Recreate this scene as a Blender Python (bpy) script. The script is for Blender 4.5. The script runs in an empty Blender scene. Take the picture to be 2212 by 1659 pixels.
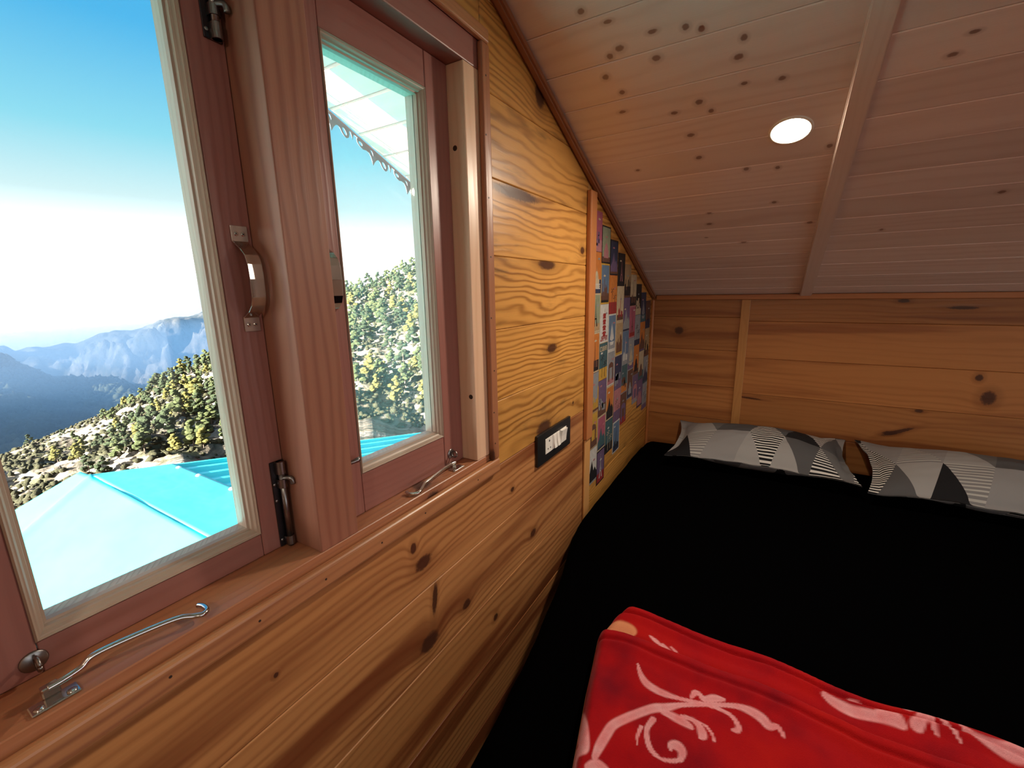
import bpy, bmesh, math, random
import numpy as np
from mathutils import Vector, Matrix, noise

sc = bpy.context.scene
col = sc.collection
random.seed(7)
PI = math.pi

# ------------------------------------------------------------------ camera
YAW, PITCH, ROLL, FPX = 0.5387, -0.2127, -0.0184, 933.85
CAM = Vector((0.5023, -2.1742, 1.184))
fw = Vector((-math.sin(YAW) * math.cos(PITCH), math.cos(YAW) * math.cos(PITCH), math.sin(PITCH)))
rt = Vector((math.cos(YAW), math.sin(YAW), 0))
up = rt.cross(fw)
rt2 = rt * math.cos(ROLL) + up * math.sin(ROLL)
up2 = up * math.cos(ROLL) - rt * math.sin(ROLL)
cd = bpy.data.cameras.new('camera')
cd.sensor_fit = 'HORIZONTAL'
cd.sensor_width = 36
cd.lens = 36 * FPX / 2212
cd.clip_start = 0.02
cd.clip_end = 9000
cam = bpy.data.objects.new('camera', cd)
M = Matrix((rt2, up2, -fw)).transposed().to_4x4()
M.translation = CAM
cam.matrix_world = M
col.objects.link(cam)
sc.camera = cam

# ------------------------------------------------------------------ sky, sun, exposure
W = bpy.data.worlds.new('sky')
sc.world = W
W.use_nodes = True
wn, wl = W.node_tree.nodes, W.node_tree.links
wn.clear()
tc = wn.new('ShaderNodeTexCoord')
sx = wn.new('ShaderNodeSeparateXYZ')
wl.new(tc.outputs['Generated'], sx.inputs[0])
mp = wn.new('ShaderNodeMath')
mp.operation = 'MULTIPLY_ADD'
mp.inputs[1].default_value = 0.5
mp.inputs[2].default_value = 0.5
wl.new(sx.outputs['Z'], mp.inputs[0])
rp = wn.new('ShaderNodeValToRGB')
wl.new(mp.outputs[0], rp.inputs[0])
cr = rp.color_ramp
SKY = [(-1.0, (0.22, 0.19, 0.15)), (-0.16, (0.30, 0.28, 0.25)), (-0.09, (2.2, 2.25, 2.3)), (0.0, (2.8, 2.8, 2.8)), (0.09, (1.6, 1.7, 1.7)), (0.165, (0.72, 1.0, 1.03)),
       (0.26, (0.30, 0.80, 0.97)), (0.40, (0.085, 0.52, 0.92)), (0.60, (0.05, 0.38, 0.80)), (1.0, (0.04, 0.26, 0.65))]
while len(cr.elements) < len(SKY):
    cr.elements.new(0.5)
for e, (p, c) in zip(cr.elements, SKY):
    e.position = p * 0.5 + 0.5
    e.color = (*c, 1)
bg = wn.new('ShaderNodeBackground')
bg.inputs['Strength'].default_value = 1.0
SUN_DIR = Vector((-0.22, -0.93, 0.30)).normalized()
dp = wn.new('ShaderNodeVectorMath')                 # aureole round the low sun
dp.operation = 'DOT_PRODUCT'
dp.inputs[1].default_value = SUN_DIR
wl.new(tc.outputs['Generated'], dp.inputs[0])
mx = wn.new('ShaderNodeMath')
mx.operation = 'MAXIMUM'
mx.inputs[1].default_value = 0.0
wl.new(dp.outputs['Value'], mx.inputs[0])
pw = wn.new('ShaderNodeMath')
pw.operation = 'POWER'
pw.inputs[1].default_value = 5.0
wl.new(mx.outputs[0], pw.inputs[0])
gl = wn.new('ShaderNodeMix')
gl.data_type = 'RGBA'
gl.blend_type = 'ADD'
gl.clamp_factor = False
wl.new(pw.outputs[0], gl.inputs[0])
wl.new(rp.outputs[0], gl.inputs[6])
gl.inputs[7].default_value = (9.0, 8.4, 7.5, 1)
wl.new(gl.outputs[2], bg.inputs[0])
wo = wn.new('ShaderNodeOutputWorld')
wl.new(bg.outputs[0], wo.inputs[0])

sd = bpy.data.lights.new('sun', 'SUN')
sd.energy = 70.0
sd.color = (1.0, 0.95, 0.86)
sd.angle = 0.01
sun = bpy.data.objects.new('sun', sd)
sun.rotation_euler = SUN_DIR.to_track_quat('Z', 'Y').to_euler()
col.objects.link(sun)

vs = sc.view_settings
vs.view_transform = 'Standard'
vs.look = 'None'
vs.exposure = 0.0
vs.gamma = 1.0
vs.use_curve_mapping = False
sc.cycles.use_denoising = True
sc.cycles.max_bounces = 7
sc.cycles.diffuse_bounces = 4
sc.cycles.adaptive_threshold = 0.035
sc.cycles.transparent_max_bounces = 12
sc.cycles.sample_clamp_indirect = 6.0
sc.cycles.caustics_reflective = False
sc.cycles.caustics_refractive = False
LAMP_W = 8.3

# ------------------------------------------------------------------ helpers
def tag(o, label=None, cat=None, group=None, kind=None):
    if label: o['label'] = label
    if cat: o['category'] = cat
    if group: o['group'] = group
    if kind: o['kind'] = kind
    return o

WL = {}
def adopt(o, parent):
    if parent:
        o.parent = parent
        o.matrix_parent_inverse = Matrix.Translation(-WL.get(parent.name, Vector((0, 0, 0))))

def empty(name, loc=(0, 0, 0), parent=None):
    o = bpy.data.objects.new(name, None)
    o.empty_display_size = 0.05
    o.location = loc
    col.objects.link(o)
    WL[o.name] = Vector(loc)
    adopt(o, parent)
    return o

def link(name, me, parent=None):
    o = bpy.data.objects.new(name, me)
    col.objects.link(o)
    adopt(o, parent)
    return o

def fin(name, bm, mat, parent=None, smooth=False):
    me = bpy.data.meshes.new(name)
    bmesh.ops.recalc_face_normals(bm, faces=bm.faces)
    bm.to_mesh(me)
    bm.free()
    for m in (mat if isinstance(mat, (list, tuple)) else [mat]):
        me.materials.append(m)
    if smooth:
        me.polygons.foreach_set('use_smooth', [True] * len(me.polygons))
    return link(name, me, parent)

def box(bm, x0, x1, y0, y1, z0, z1, bev=0.0, seg=1):
    vs_ = [bm.verts.new((x, y, z)) for x in (x0, x1) for y in (y0, y1) for z in (z0, z1)]
    fs = [(0, 1, 3, 2), (4, 6, 7, 5), (0, 4, 5, 1), (2, 3, 7, 6), (0, 2, 6, 4), (1, 5, 7, 3)]
    faces = [bm.faces.new([vs_[i] for i in f]) for f in fs]
    if bev > 0:
        es = list({e for f in faces for e in f.edges})
        bmesh.ops.bevel(bm, geom=es, offset=bev, segments=seg, affect='EDGES', profile=0.5)
    return bm

def bx(name, d, mat, parent=None, bev=0.0, seg=1):
    return fin(name, box(bmesh.new(), *d, bev=bev, seg=seg), mat, parent)

def inset(poly, d):
    """inward offset of a convex counter-clockwise polygon"""
    n = len(poly)
    out = []
    L = []
    for i in range(n):
        a, b = np.array(poly[i], float), np.array(poly[(i + 1) % n], float)
        t = (b - a) / np.linalg.norm(b - a)
        nn = np.array((-t[1], t[0]))
        L.append((a + nn * d, t))
    for i in range(n):
        (p, r), (q, s) = L[i - 1], L[i]
        k = r[0] * s[1] - r[1] * s[0]
        if abs(k) < 1e-9:
            out.append(tuple(q)); continue
        u = ((q - p)[0] * s[1] - (q - p)[1] * s[0]) / k
        out.append(tuple(p + r * u))
    return out

def plank(name, poly, to3, depth, mat, parent, ch=0.0016):
    """board cut to a convex outline: chamfered front edge, real thickness"""
    bm = bmesh.new()
    f = [bm.verts.new(to3(a, b, 0)) for a, b in inset(poly, ch * 1.3)]
    m = [bm.verts.new(to3(a, b, -ch)) for a, b in inset(poly, 0.0004)]
    k = [bm.verts.new(to3(a, b, -depth)) for a, b in inset(poly, 0.0004)]
    n = len(poly)
    bm.faces.new(f)
    bm.faces.new(k[::-1])
    for i in range(n):
        j = (i + 1) % n
        bm.faces.new((m[i], m[j], f[j], f[i]))
        bm.faces.new((k[i], k[j], m[j], m[i]))
    return fin(name, bm, mat, parent)

def clip(poly, a, b, c):
    """keep a*x+b*y<=c"""
    out = []
    for i in range(len(poly)):
        p, q = poly[i - 1], poly[i]
        dp, dq = a * p[0] + b * p[1] - c, a * q[0] + b * q[1] - c
        if (dp <= 0) != (dq <= 0):
            t = dp / (dp - dq)
            out.append((p[0] + (q[0] - p[0]) * t, p[1] + (q[1] - p[1]) * t))
        if dq <= 0:
            out.append(q)
    return out

def tube(bm, pts, r, n=10, cap=True):
    pts = [Vector(p) for p in pts]
    rs = r if isinstance(r, (list, tuple)) else [r] * len(pts)
    prev, ref = None, None
    for i, p in enumerate(pts):
        t = (pts[min(i + 1, len(pts) - 1)] - pts[max(i - 1, 0)]).normalized()
        if ref is None:
            ref = t.orthogonal().normalized()
        else:
            ref = (ref - t * ref.dot(t)).normalized()
        b = t.cross(ref)
        ring = [bm.verts.new(p + (ref * math.cos(2 * PI * k / n) + b * math.sin(2 * PI * k / n)) * rs[i]) for k in range(n)]
        if prev:
            for k in range(n):
                bm.faces.new((prev[k], prev[(k + 1) % n], ring[(k + 1) % n], ring[k]))
        elif cap:
            bm.faces.new(ring[::-1])
        prev = ring
    if cap:
        bm.faces.new(prev)
    return bm

def smooth_path(pts, n=6):
    pts = [Vector(p) for p in pts]
    out = []
    for i in range(len(pts) - 1):
        p0, p1, p2, p3 = pts[max(i - 1, 0)], pts[i], pts[i + 1], pts[min(i + 2, len(pts) - 1)]
        for k in range(n):
            t = k / n
            out.append(0.5 * ((2 * p1) + (p2 - p0) * t + (2 * p0 - 5 * p1 + 4 * p2 - p3) * t * t + (3 * p1 - p0 - 3 * p2 + p3) * t ** 3))
    out.append(pts[-1])
    return out

def frame_axes(n):
    n = Vector(n).normalized()
    a = n.orthogonal().normalized()
    return a, n.cross(a), n

def disc(bm, c, n, r, h, seg=20, top=None):
    """short cylinder (lathe) standing on c along n; top = smaller radius of a domed head"""
    a, b, n = frame_axes(n)
    c = Vector(c)
    prof = [(r, 0), (r, h * 0.55), (top if top else r, h)] if top else [(r, 0), (r, h)]
    rings = [[bm.verts.new(c + n * z + (a * math.cos(2 * PI * k / seg) + b * math.sin(2 * PI * k / seg)) * q) for k in range(seg)] for q, z in prof]
    bm.faces.new(rings[0][::-1])
    for r0, r1 in zip(rings, rings[1:]):
        for k in range(seg):
            bm.faces.new((r0[k], r0[(k + 1) % seg], r1[(k + 1) % seg], r1[k]))
    bm.faces.new(rings[-1])
    return bm

# ------------------------------------------------------------------ node helpers and materials
class NT:
    def __init__(s, name):
        s.m = bpy.data.materials.new(name)
        s.m.use_nodes = True
        s.t = s.m.node_tree
        s.t.nodes.clear()
        s.out = s.t.nodes.new('ShaderNodeOutputMaterial')
    def n(s, typ, **kw):
        nd = s.t.nodes.new('ShaderNode' + typ)
        for k, v in kw.items():
            setattr(nd, k, v)
        return nd
    def put(s, sock, v):
        if isinstance(v, bpy.types.NodeSocket):
            s.t.links.new(v, sock)
        elif isinstance(v, (tuple, list)) and len(v) == 3 and sock.type == 'RGBA':
            sock.default_value = (*v, 1)
        else:
            sock.default_value = v
    def math(s, op, a, b=None, c=None, clamp=False):
        nd = s.n('Math', operation=op, use_clamp=clamp)
        for i, v in enumerate((a, b, c)):
            if v is not None: s.put(nd.inputs[i], v)
        return nd.outputs[0]
    def dot(s, a, b):
        nd = s.n('VectorMath', operation='DOT_PRODUCT')
        s.put(nd.inputs[0], a); s.put(nd.inputs[1], b)
        return nd.outputs['Value']
    def comb(s, x, y, z=0.0):
        nd = s.n('CombineXYZ')
        for i, v in enumerate((x, y, z)): s.put(nd.inputs[i], v)
        return nd.outputs[0]
    def noise(s, vec, scale=1.0, detail=2.0, rough=0.5, dist=0.0):
        nd = s.n('TexNoise')
        s.put(nd.inputs['Vector'], vec)
        nd.inputs['Scale'].default_value = scale
        nd.inputs['Detail'].default_value = detail
        nd.inputs['Roughness'].default_value = rough
        nd.inputs['Distortion'].default_value = dist
        return nd.outputs['Fac']
    def mix(s, f, a, b, mode='MIX'):
        nd = s.n('Mix', data_type='RGBA', blend_type=mode)
        s.put(nd.inputs[0], f); s.put(nd.inputs[6], a); s.put(nd.inputs[7], b)
        return nd.outputs[2]
    def sstep(s, v, a, b, lo=0.0, hi=1.0):
        nd = s.n('MapRange', interpolation_type='SMOOTHSTEP')
        for i, q in enumerate((v, a, b, lo, hi)): s.put(nd.inputs[i], q)
        return nd.outputs[0]
    def ramp(s, f, stops, interp='LINEAR'):
        nd = s.n('ValToRGB')
        r = nd.color_ramp
        r.interpolation = interp
        while len(r.elements) < len(stops): r.elements.new(0.5)
        for e, (p, c) in zip(r.elements, stops):
            e.position = p; e.color = (*c, 1)
        s.put(nd.inputs[0], f)
        return nd.outputs[0]
    def bsdf(s, color, rough=0.5, metal=0.0, bump=None, bstr=0.2, bdist=0.001, **kw):
        p = s.n('BsdfPrincipled')
        s.put(p.inputs['Base Color'], color)
        s.put(p.inputs['Roughness'], rough)
        p.inputs['Metallic'].default_value = metal
        for k, v in kw.items():
            s.put(p.inputs[k.replace('_', ' ')], v)
        if bump is not None:
            b = s.n('Bump')
            b.inputs['Strength'].default_value = bstr
            b.inputs['Distance'].default_value = bdist
            s.put(b.inputs['Height'], bump)
            s.t.links.new(b.outputs[0], p.inputs['Normal'])
        s.t.links.new(p.outputs[0], s.out.inputs['Surface'])
        return p

def plain(name, color, rough=0.5, metal=0.0, var=0.12, scale=60.0, **kw):
    t = NT(name)
    ob = t.n('TexCoord').outputs['Object']
    f = t.noise(ob, scale, 3)
    c = t.mix(f, tuple(x * (1 - var) for x in color), tuple(min(1, x * (1 + var)) for x in color))
    t.bsdf(c, rough, metal, **kw)
    return t.m

def emis(name, color, strength):
    t = NT(name)
    e = t.n('Emission')
    e.inputs[0].default_value = (*color, 1)
    e.inputs[1].default_value = strength
    t.t.links.new(e.outputs[0], t.out.inputs['Surface'])
    return t.m

_wood = {}
def wood(key, du, dv, light, dark, freq=75.0, warp=5.0, ring=0.75, fib=0.35, blot=0.5, stain=0.0, stain_col=(0.10, 0.055, 0.02),
         knots=(), gk=0.0, gks=3.0, kcol=(0.055, 0.018, 0.010), kstr=0.93, rough=0.36, red=0.0, vary=0.28, spec=0.5, bulge=0.018, coat=0.0):
    """varnished pine: growth rings bent round knots, fine fibre, stain, tone that differs board by board.
    knots: (u, v, half length, half height, angle) in metres along / across the grain"""
    ck = (key, tuple(knots))
    if ck in _wood: return _wood[ck]
    t = NT('wood_' + key)
    pos = t.n('NewGeometry').outputs['Position']
    u, v = t.dot(pos, du), t.dot(pos, dv)
    r = t.n('ObjectInfo').outputs['Random']
    kv = t.comb(u, v, 1.0)
    kmask, kbulge, khalo = None, None, None
    kns = t.math('MULTIPLY_ADD', t.noise(pos, 160.0, 2.0), 1.1, -0.55) if knots else None
    add = lambda a, b: b if a is None else t.math('ADD', a, b)
    for kn in knots:
        ku, k_v, a, b = kn[:4]
        an = kn[4] if len(kn) > 4 else 0.0
        ca, sa = math.cos(an), math.sin(an)
        e1 = t.dot(kv, (ca / a, sa / a, -(ku * ca + k_v * sa) / a))
        e2 = t.dot(kv, (-sa / b, ca / b, (ku * sa - k_v * ca) / b))
        d2 = t.math('ADD', t.math('MULTIPLY', e1, e1), t.math('MULTIPLY', e2, e2))
        kmask = add(kmask, t.sstep(t.math('ADD', d2, kns), 1.5, 0.45))
        khalo = add(khalo, t.sstep(d2, 6.0, 1.0))
        g = t.math('EXPONENT', t.math('MULTIPLY', d2, -0.16))
        kbulge = add(kbulge, t.math('MULTIPLY', g, min(bulge, 1.6 * b)))
    uu = t.math('MULTIPLY_ADD', r, 37.0, u)
    vv = v if kbulge is None else t.math('ADD', v, kbulge)
    v2 = t.math('MULTIPLY_ADD', r, 5.0, vv)
    n1 = t.noise(t.comb(t.math('MULTIPLY', uu, 1.6), t.math('MULTIPLY', v2, 7.0), t.math('MULTIPLY', r, 9.0)), 1.0, 3.5, 0.55)
    g = t.math('ADD', t.math('MULTIPLY', v2, t.math('MULTIPLY_ADD', t.math('FRACT', t.math('MULTIPLY', r, 3.7)), freq * 1.0, freq * 0.6)), t.math('MULTIPLY', n1, warp * 2.0))
    sn = t.math('SINE', t.math('MULTIPLY', g, 2 * PI))
    rg = t.math('POWER', t.math('MULTIPLY_ADD', sn, 0.5, 0.5), 2.2)
    fibre = t.noise(t.comb(t.math('MULTIPLY', uu, 9.0), t.math('MULTIPLY', v2, 420.0), r), 1.0, 3.0, 0.6)
    blotch = t.noise(t.comb(t.math('MULTIPLY', uu, 2.3), t.math('MULTIPLY', v2, 14.0), t.math('MULTIPLY', r, 3.0)), 1.0, 3.0, 0.55)
    amp = t.sstep(t.noise(t.comb(t.math('MULTIPLY', uu, 1.1), t.math('MULTIPLY', v2, 9.0), 4.0), 1.0, 1.0), 0.3, 0.65, 0.25, 1.0)
    f = t.math('MULTIPLY', t.math('MULTIPLY', rg, ring), amp)
    f = t.math('ADD', f, t.math('MULTIPLY', t.math('SUBTRACT', fibre, 0.5), fib))
    f = t.math('ADD', f, t.math('MULTIPLY', t.math('SUBTRACT', blotch, 0.45), blot), clamp=True)
    c = t.mix(f, light, dark)
    if red:
        rd = t.sstep(t.noise(t.comb(t.math('MULTIPLY', uu, 0.7), t.math('MULTIPLY', v2, 13.0), 8.0), 1.0, 3.0), 0.47, 0.62, 0.0, red)
        c = t.mix(rd, c, (dark[0] * 0.62, dark[1] * 0.42, dark[2] * 0.45))
    if stain:
        st = t.noise(t.comb(t.math('MULTIPLY', uu, 4.0), t.math('MULTIPLY', v2, 22.0), 2.0), 1.0, 4.0, 0.65)
        c = t.mix(t.sstep(st, 0.56, 0.74, 0.0, stain), c, stain_col)
    tone = t.math('MULTIPLY_ADD', t.math('FRACT', t.math('MULTIPLY', r, 7.31)), vary, 1.0 - vary * 0.5)
    c = t.mix(1.0, c, t.comb(tone, tone, tone), 'MULTIPLY')
    if gk:
        vo = t.n('TexVoronoi', feature='F1')
        t.put(vo.inputs['Vector'], t.comb(t.math('MULTIPLY', uu, gks), t.math('MULTIPLY', v2, gks * 1.6), 0.0))
        vo.inputs['Scale'].default_value = 1.0
        sp = t.n('SeparateColor')
        t.t.links.new(vo.outputs['Color'], sp.inputs[0])
        pick = t.math('GREATER_THAN', sp.outputs[0], 1.0 - gk)
        km = t.math('MULTIPLY', t.sstep(vo.outputs['Distance'], 0.05, 0.028), pick)
        c = t.mix(t.math('MULTIPLY', km, 0.75), c, kcol)
    bh = t.math('ADD', t.math('MULTIPLY', fibre, 0.5), t.math('MULTIPLY', rg, 0.5))
    if kmask is not None:
        c = t.mix(t.math('MULTIPLY', khalo, 0.35, clamp=True), c, tuple(x * 0.6 for x in dark))
        c = t.mix(t.math('MULTIPLY', kmask, kstr, clamp=True), c, kcol)
        bh = t.math('ADD', bh, t.math('MULTIPLY', khalo, 1.2))
    rr = t.math('MULTIPLY_ADD', fibre, 0.16, rough - 0.08)
    t.bsdf(c, rr, bump=bh, bstr=0.22, bdist=0.0012, Specular_IOR_Level=spec, Coat_Weight=coat, Coat_Roughness=0.25)
    _wood[ck] = t.m
    return t.m

X, Y, Z = (1, 0, 0), (0, 1, 0), (0, 0, 1)
GOLD = dict(light=(0.58, 0.28, 0.068), dark=(0.22, 0.078, 0.012), stain=0.6, ring=0.8, freq=56, warp=4.0, vary=0.22)
def w_gable(kn=()): return wood('gable', Y, Z, knots=kn, gk=0.0, **GOLD)
def w_low(kn=()): return wood('gable_low', Y, Z, (0.49, 0.22, 0.08), (0.25, 0.085, 0.026), freq=42, warp=2.6, red=0.85, ring=0.65, knots=kn, vary=0.12)
def w_knee(kn=()): return wood('knee', X, Z, (0.43, 0.175, 0.055), (0.24, 0.075, 0.018), freq=40, warp=2.0, ring=0.4, red=0.55, knots=kn, vary=0.3)
TA = 0.396
CA, SA, TT = math.cos(TA), math.sin(TA), math.tan(TA)
def w_ceil(kn=()): return wood('ceiling', X, (0, CA, -SA), (0.86, 0.75, 0.69), (0.68, 0.53, 0.46), freq=26, warp=1.6, ring=0.4, fib=0.3, blot=0.4,
                               knots=kn, gk=0.14, gks=4.5, kcol=(0.20, 0.10, 0.065), kstr=0.8, rough=0.3, vary=0.14, bulge=0.006, coat=0.25)
FR = dict(light=(0.31, 0.125, 0.10), dark=(0.19, 0.066, 0.052), freq=90, warp=3.0, ring=0.32, blot=0.5, vary=0.12, rough=0.38)
fr_y, fr_z, fr_x = (wood('frame_' + k, d, e, **FR) for k, d, e in (('y', Y, (0.6, 0, 0.8)), ('z', Z, (0.6, 0.8, 0)), ('x', X, (0, 0.6, 0.8))))
OR = dict(light=(0.46, 0.175, 0.06), dark=(0.28, 0.085, 0.026), freq=70, warp=2.5, ring=0.4, vary=0.1)
or_z, or_y, or_x = wood('batten_z', Z, (0.6, 0.8, 0), **OR), wood('batten_y', Y, (0.6, 0, 0.8), **OR), wood('batten_x', X, (0, 0.6, 0.8), **OR)

# ------------------------------------------------------------------ the room shell
ZT, RY, BY, RX = 1.15, -1.82, -3.64, 3.2          # knee-wall top, ridge line, far knee wall, room depth
slope = lambda y: ZT - TT * y if y >= RY else ZT - TT * (BY - y)
def slopeclip(poly, off=0.0):
    poly = clip(poly, TT, 1.0, ZT - off)
    return clip(poly, -TT, 1.0, ZT - TT * BY - off)

floor = bx('floor', (-0.015, RX, BY - 0.015, 0.015, -0.06, 0.0), wood('floor', X, Y, (0.4, 0.2, 0.09), (0.24, 0.1, 0.04)))
tag(floor, 'brown wooden plank floor under the bed', 'floor', kind='structure')

wall_sub = wood('outer', Y, Z, (0.42, 0.25, 0.13), (0.25, 0.12, 0.05))
WY0, WY1, WZ0, WZ1 = -2.205, -1.43, 0.785, 1.632   # window hole
def slab(bm, poly, x0, x1):
    a = [bm.verts.new((x0, y, z)) for y, z in poly]
    b = [bm.verts.new((x1, y, z)) for y, z in poly]
    bm.faces.new(a); bm.faces.new(b[::-1])
    for i in range(len(poly)):
        j = (i + 1) % len(poly)
        bm.faces.new((a[i], b[i], b[j], a[j]))
bm = bmesh.new()
big = [(BY, WZ1), (0, WZ1), (0, 3), (BY, 3)]
for p in ([(BY, -0.5), (0, -0.5), (0, WZ0), (BY, WZ0)],
          slopeclip([(WY1, WZ0), (0, WZ0), (0, WZ1), (WY1, WZ1)]),
          slopeclip([(BY, WZ0), (WY0, WZ0), (WY0, WZ1), (BY, WZ1)]), slopeclip(big)):
    slab(bm, p, -0.11, -0.0155)
wall_left = fin('wall_left', bm, wall_sub)
tag(wall_left, 'gable wall of golden varnished pine boards round the window', 'wall', kind='structure')

g3 = lambda a, b, h: (h, a, b)
GK = [(-1.659, 0.704, 0.021, 0.013), (-1.681, 0.745, 0.007, 0.0105), (-1.657, 0.533, 0.0245, 0.0175), (-1.635, 0.612, 0.007, 0.032, -0.15),
      (-1.236, 0.54, 0.016, 0.01), (-1.935, 0.709, 0.0035, 0.0035), (-1.341, 0.712, 0.0085, 0.006), (-0.911, 1.297, 0.015, 0.0105),
      (-1.149, 1.247, 0.048, 0.0125), (-1.169, 0.818, 0.042, 0.021), (-0.968, 0.842, 0.006, 0.0045), (-1.186, 1.619, 0.023, 0.026),
      (-1.539, 0.532, 0.013, 0.011), (-1.43, 0.419, 0.0095, 0.0085), (-1.30, 1.39, 0.10, 0.012), (-1.12, 1.03, 0.03, 0.012)]
ZS = [0.0, 0.17, 0.323, 0.4865, 0.647, 0.796, 0.946, 1.102, 1.255, 1.404, 1.555, 1.707, 1.86, 2.01]
def kin(y0, y1, z0, z1, src): return tuple(k for k in src if y0 < k[0] < y1 and z0 < k[1] < z1)
def gboards(y0, y1, zs, zmin, zmax, mat):
    for a, b in zip(zs, zs[1:]):
        a2, b2 = max(a, zmin), min(b, zmax)
        if b2 - a2 < 0.004: continue
        p = slopeclip([(y0, a2), (y1, a2), (y1, b2), (y0, b2)])
        if len(p) < 3: continue
        ar = abs(sum(p[i - 1][0] * p[i][1] - p[i][0] * p[i - 1][1] for i in range(len(p)))) / 2
        if ar < 3e-4: continue
        plank('board', p, g3, 0.015, mat(kin(y0, y1, a2, b2, GK)), wall_left)
gboards(-1.425, -0.866, ZS, 0.796, 3, w_gable)
gboards(BY, -0.866, ZS, 0.0, 0.796, w_low)
gboards(-0.866, 0.0, [0.044, 0.196, 0.348, 0.50, 0.652, 0.804, 0.956, 1.108, 1.26, 1.412, 1.564], 0, 3, w_gable)
gboards(BY, -2.212, ZS, 0.796, 3, w_gable)
gboards(-2.212, -1.4253, [1.632, 1.784, 1.936], 1.632, 3, w_gable)

# knee wall at the head of the bed
wall_right = bx('wall_right', (-0.11, RX + 0.02, 0.0155, 0.08, -0.5, ZT + 0.05), wall_sub)
tag(wall_right, 'low knee wall of orange brown pine boards at the head of the bed', 'wall', kind='structure')
k3 = lambda a, b, h: (a, -h, b)
KK = [(0.132, 0.985, 0.019, 0.0175), (1.203, 0.774, 0.02, 0.025), (1.169, 0.846, 0.0105, 0.012), (0.975, 0.612, 0.05, 0.007, 0.45), (0.95, 0.602, 0.022, 0.008, 0.1),
      (0.926, 1.12, 0.0175, 0.007), (1.025, 0.703, 0.013, 0.0065), (0.454, 0.690, 0.0455, 0.0035, -0.06), (1.09, 1.095, 0.04, 0.006)]
def kboards(x0, x1, zs):
    for a, b in zip(zs, zs[1:]):
        plank('board', [(x0, a), (x1, a), (x1, b), (x0, b)], k3, 0.015, w_knee(kin(x0, x1, a, b, KK)), wall_right)
kboards(0.0, 0.402, [0.0, 0.1, 0.25, 0.41, 0.571, 0.730, 0.899, 1.0495, 1.148])
kboards(0.402, 1.75, [0.0, 0.08, 0.23, 0.387, 0.544, 0.7084, 0.8712, 1.0346, 1.148])
kboards(1.75, RX, [0.0, 0.08, 0.23, 0.387, 0.544, 0.7084, 0.8712, 1.0346, 1.148])
wall_back = bx('wall_back', (-0.11, RX + 0.02, BY - 0.08, BY, -0.5, ZT + 0.05), wood('plain_x', X, Z, (0.5, 0.27, 0.1), (0.3, 0.12, 0.035)))
tag(wall_back, 'plain pine knee wall behind the photographer', 'wall', kind='structure')
bm = bmesh.new()
VY0, VY1, VZ0, VZ1 = -3.00, -0.64, 0.12, 1.40      # unseen opening added in the end wall to let in fill daylight
for p in ([(BY, -0.06), (0, -0.06), (0, VZ0), (BY, VZ0)], slopeclip([(VY1, VZ0), (0, VZ0), (0, VZ1), (VY1, VZ1)]),
          slopeclip([(BY, VZ0), (VY0, VZ0), (VY0, VZ1), (BY, VZ1)]), slopeclip([(BY, VZ1), (0, VZ1), (0, 3), (BY, 3)])):
    slab(bm, p, RX, RX + 0.06)
tag(fin('wall_front', bm, wood('plain_y', Y, Z, (0.5, 0.27, 0.1), (0.3, 0.12, 0.035))), 'plain pine end wall opposite the window', 'wall', kind='structure')
w2 = empty('fill_window', (RX + 0.03, (VY0 + VY1) / 2, VZ0))
tag(w2, 'tall unseen opening added in the end wall behind the photographer for fill daylight', 'window', kind='structure')
for d in ((VY0, VY0 + 0.05, VZ0, VZ1), (VY1 - 0.05, VY1, VZ0, VZ1), (VY0 + 0.0505, VY1 - 0.0505, VZ0, VZ0 + 0.05), (VY0 + 0.0505, VY1 - 0.0505, VZ1 - 0.05, VZ1),
          ((VY0 + VY1) / 2 - 0.03, (VY0 + VY1) / 2 + 0.03, VZ0 + 0.0505, VZ1 - 0.0505)):
    bx('frame_bar', (RX + 0.001, RX + 0.059, *d), fr_z, w2, bev=0.002)

# sloping ceiling: boards 0.1 m wide, three panels along the room, carried on past the gable as the eave soffit
def cpt(x, y, h=0.0):
    """point on the front ceiling slope; h = distance below it"""
    return (x, y - h * SA, ZT - TT * y - h * CA)
bm = bmesh.new()
def roofslab(x0, x1, y0, y1, h0, h1, f):
    v = [bm.verts.new(f(x, y, h)) for x in (x0, x1) for y in (y0, y1) for h in (h0, h1)]
    for q in [(0, 1, 3, 2), (4, 6, 7, 5), (0, 4, 5, 1), (2, 3, 7, 6), (0, 2, 6, 4), (1, 5, 7, 3)]:
        bm.faces.new([v[i] for i in q])
bpt = lambda x, y, h=0.0: (x, BY - (y - h * SA), ZT - TT * y - h * CA)
roofslab(-0.605, RX + 0.1, RY, 0.35, -0.05, -0.0125, cpt)
roofslab(-0.605, RX + 0.1, RY, 0.35, -0.05, -0.0125, bpt)
ceiling = fin('ceiling', bm, wall_sub)
tag(ceiling, 'sloping attic ceiling of pale varnished tongue and groove boards', 'ceiling', kind='structure')
CK = [(0.143, -1.297), (0.184, -1.264), (0.316, -1.211), (0.342, -1.199), (0.411, -1.16), (0.401, -1.124), (0.254, -1.167), (0.258, -1.221), (0.145, -1.156),
      (0.168, -1.11), (0.191, -1.208), (0.168, -1.198), (0.41, -1.062), (0.477, -1.054), (0.321, -1.04), (0.154, -1.059), (0.266, -1.025), (0.343, -1.01), (0.292, -0.95),
      (0.302, -0.87), (0.41, -0.801), (0.481, -0.79), (0.583, -0.841), (0.479, -0.644), (0.3, -0.562), (0.305, -0.623), (0.397, -0.436), (0.576, -0.524), (0.958, -0.592),
      (0.759, -0.456), (0.751, -1.061), (0.736, -1.024), (0.141, -0.858)]
PITCHY = 0.0936
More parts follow.
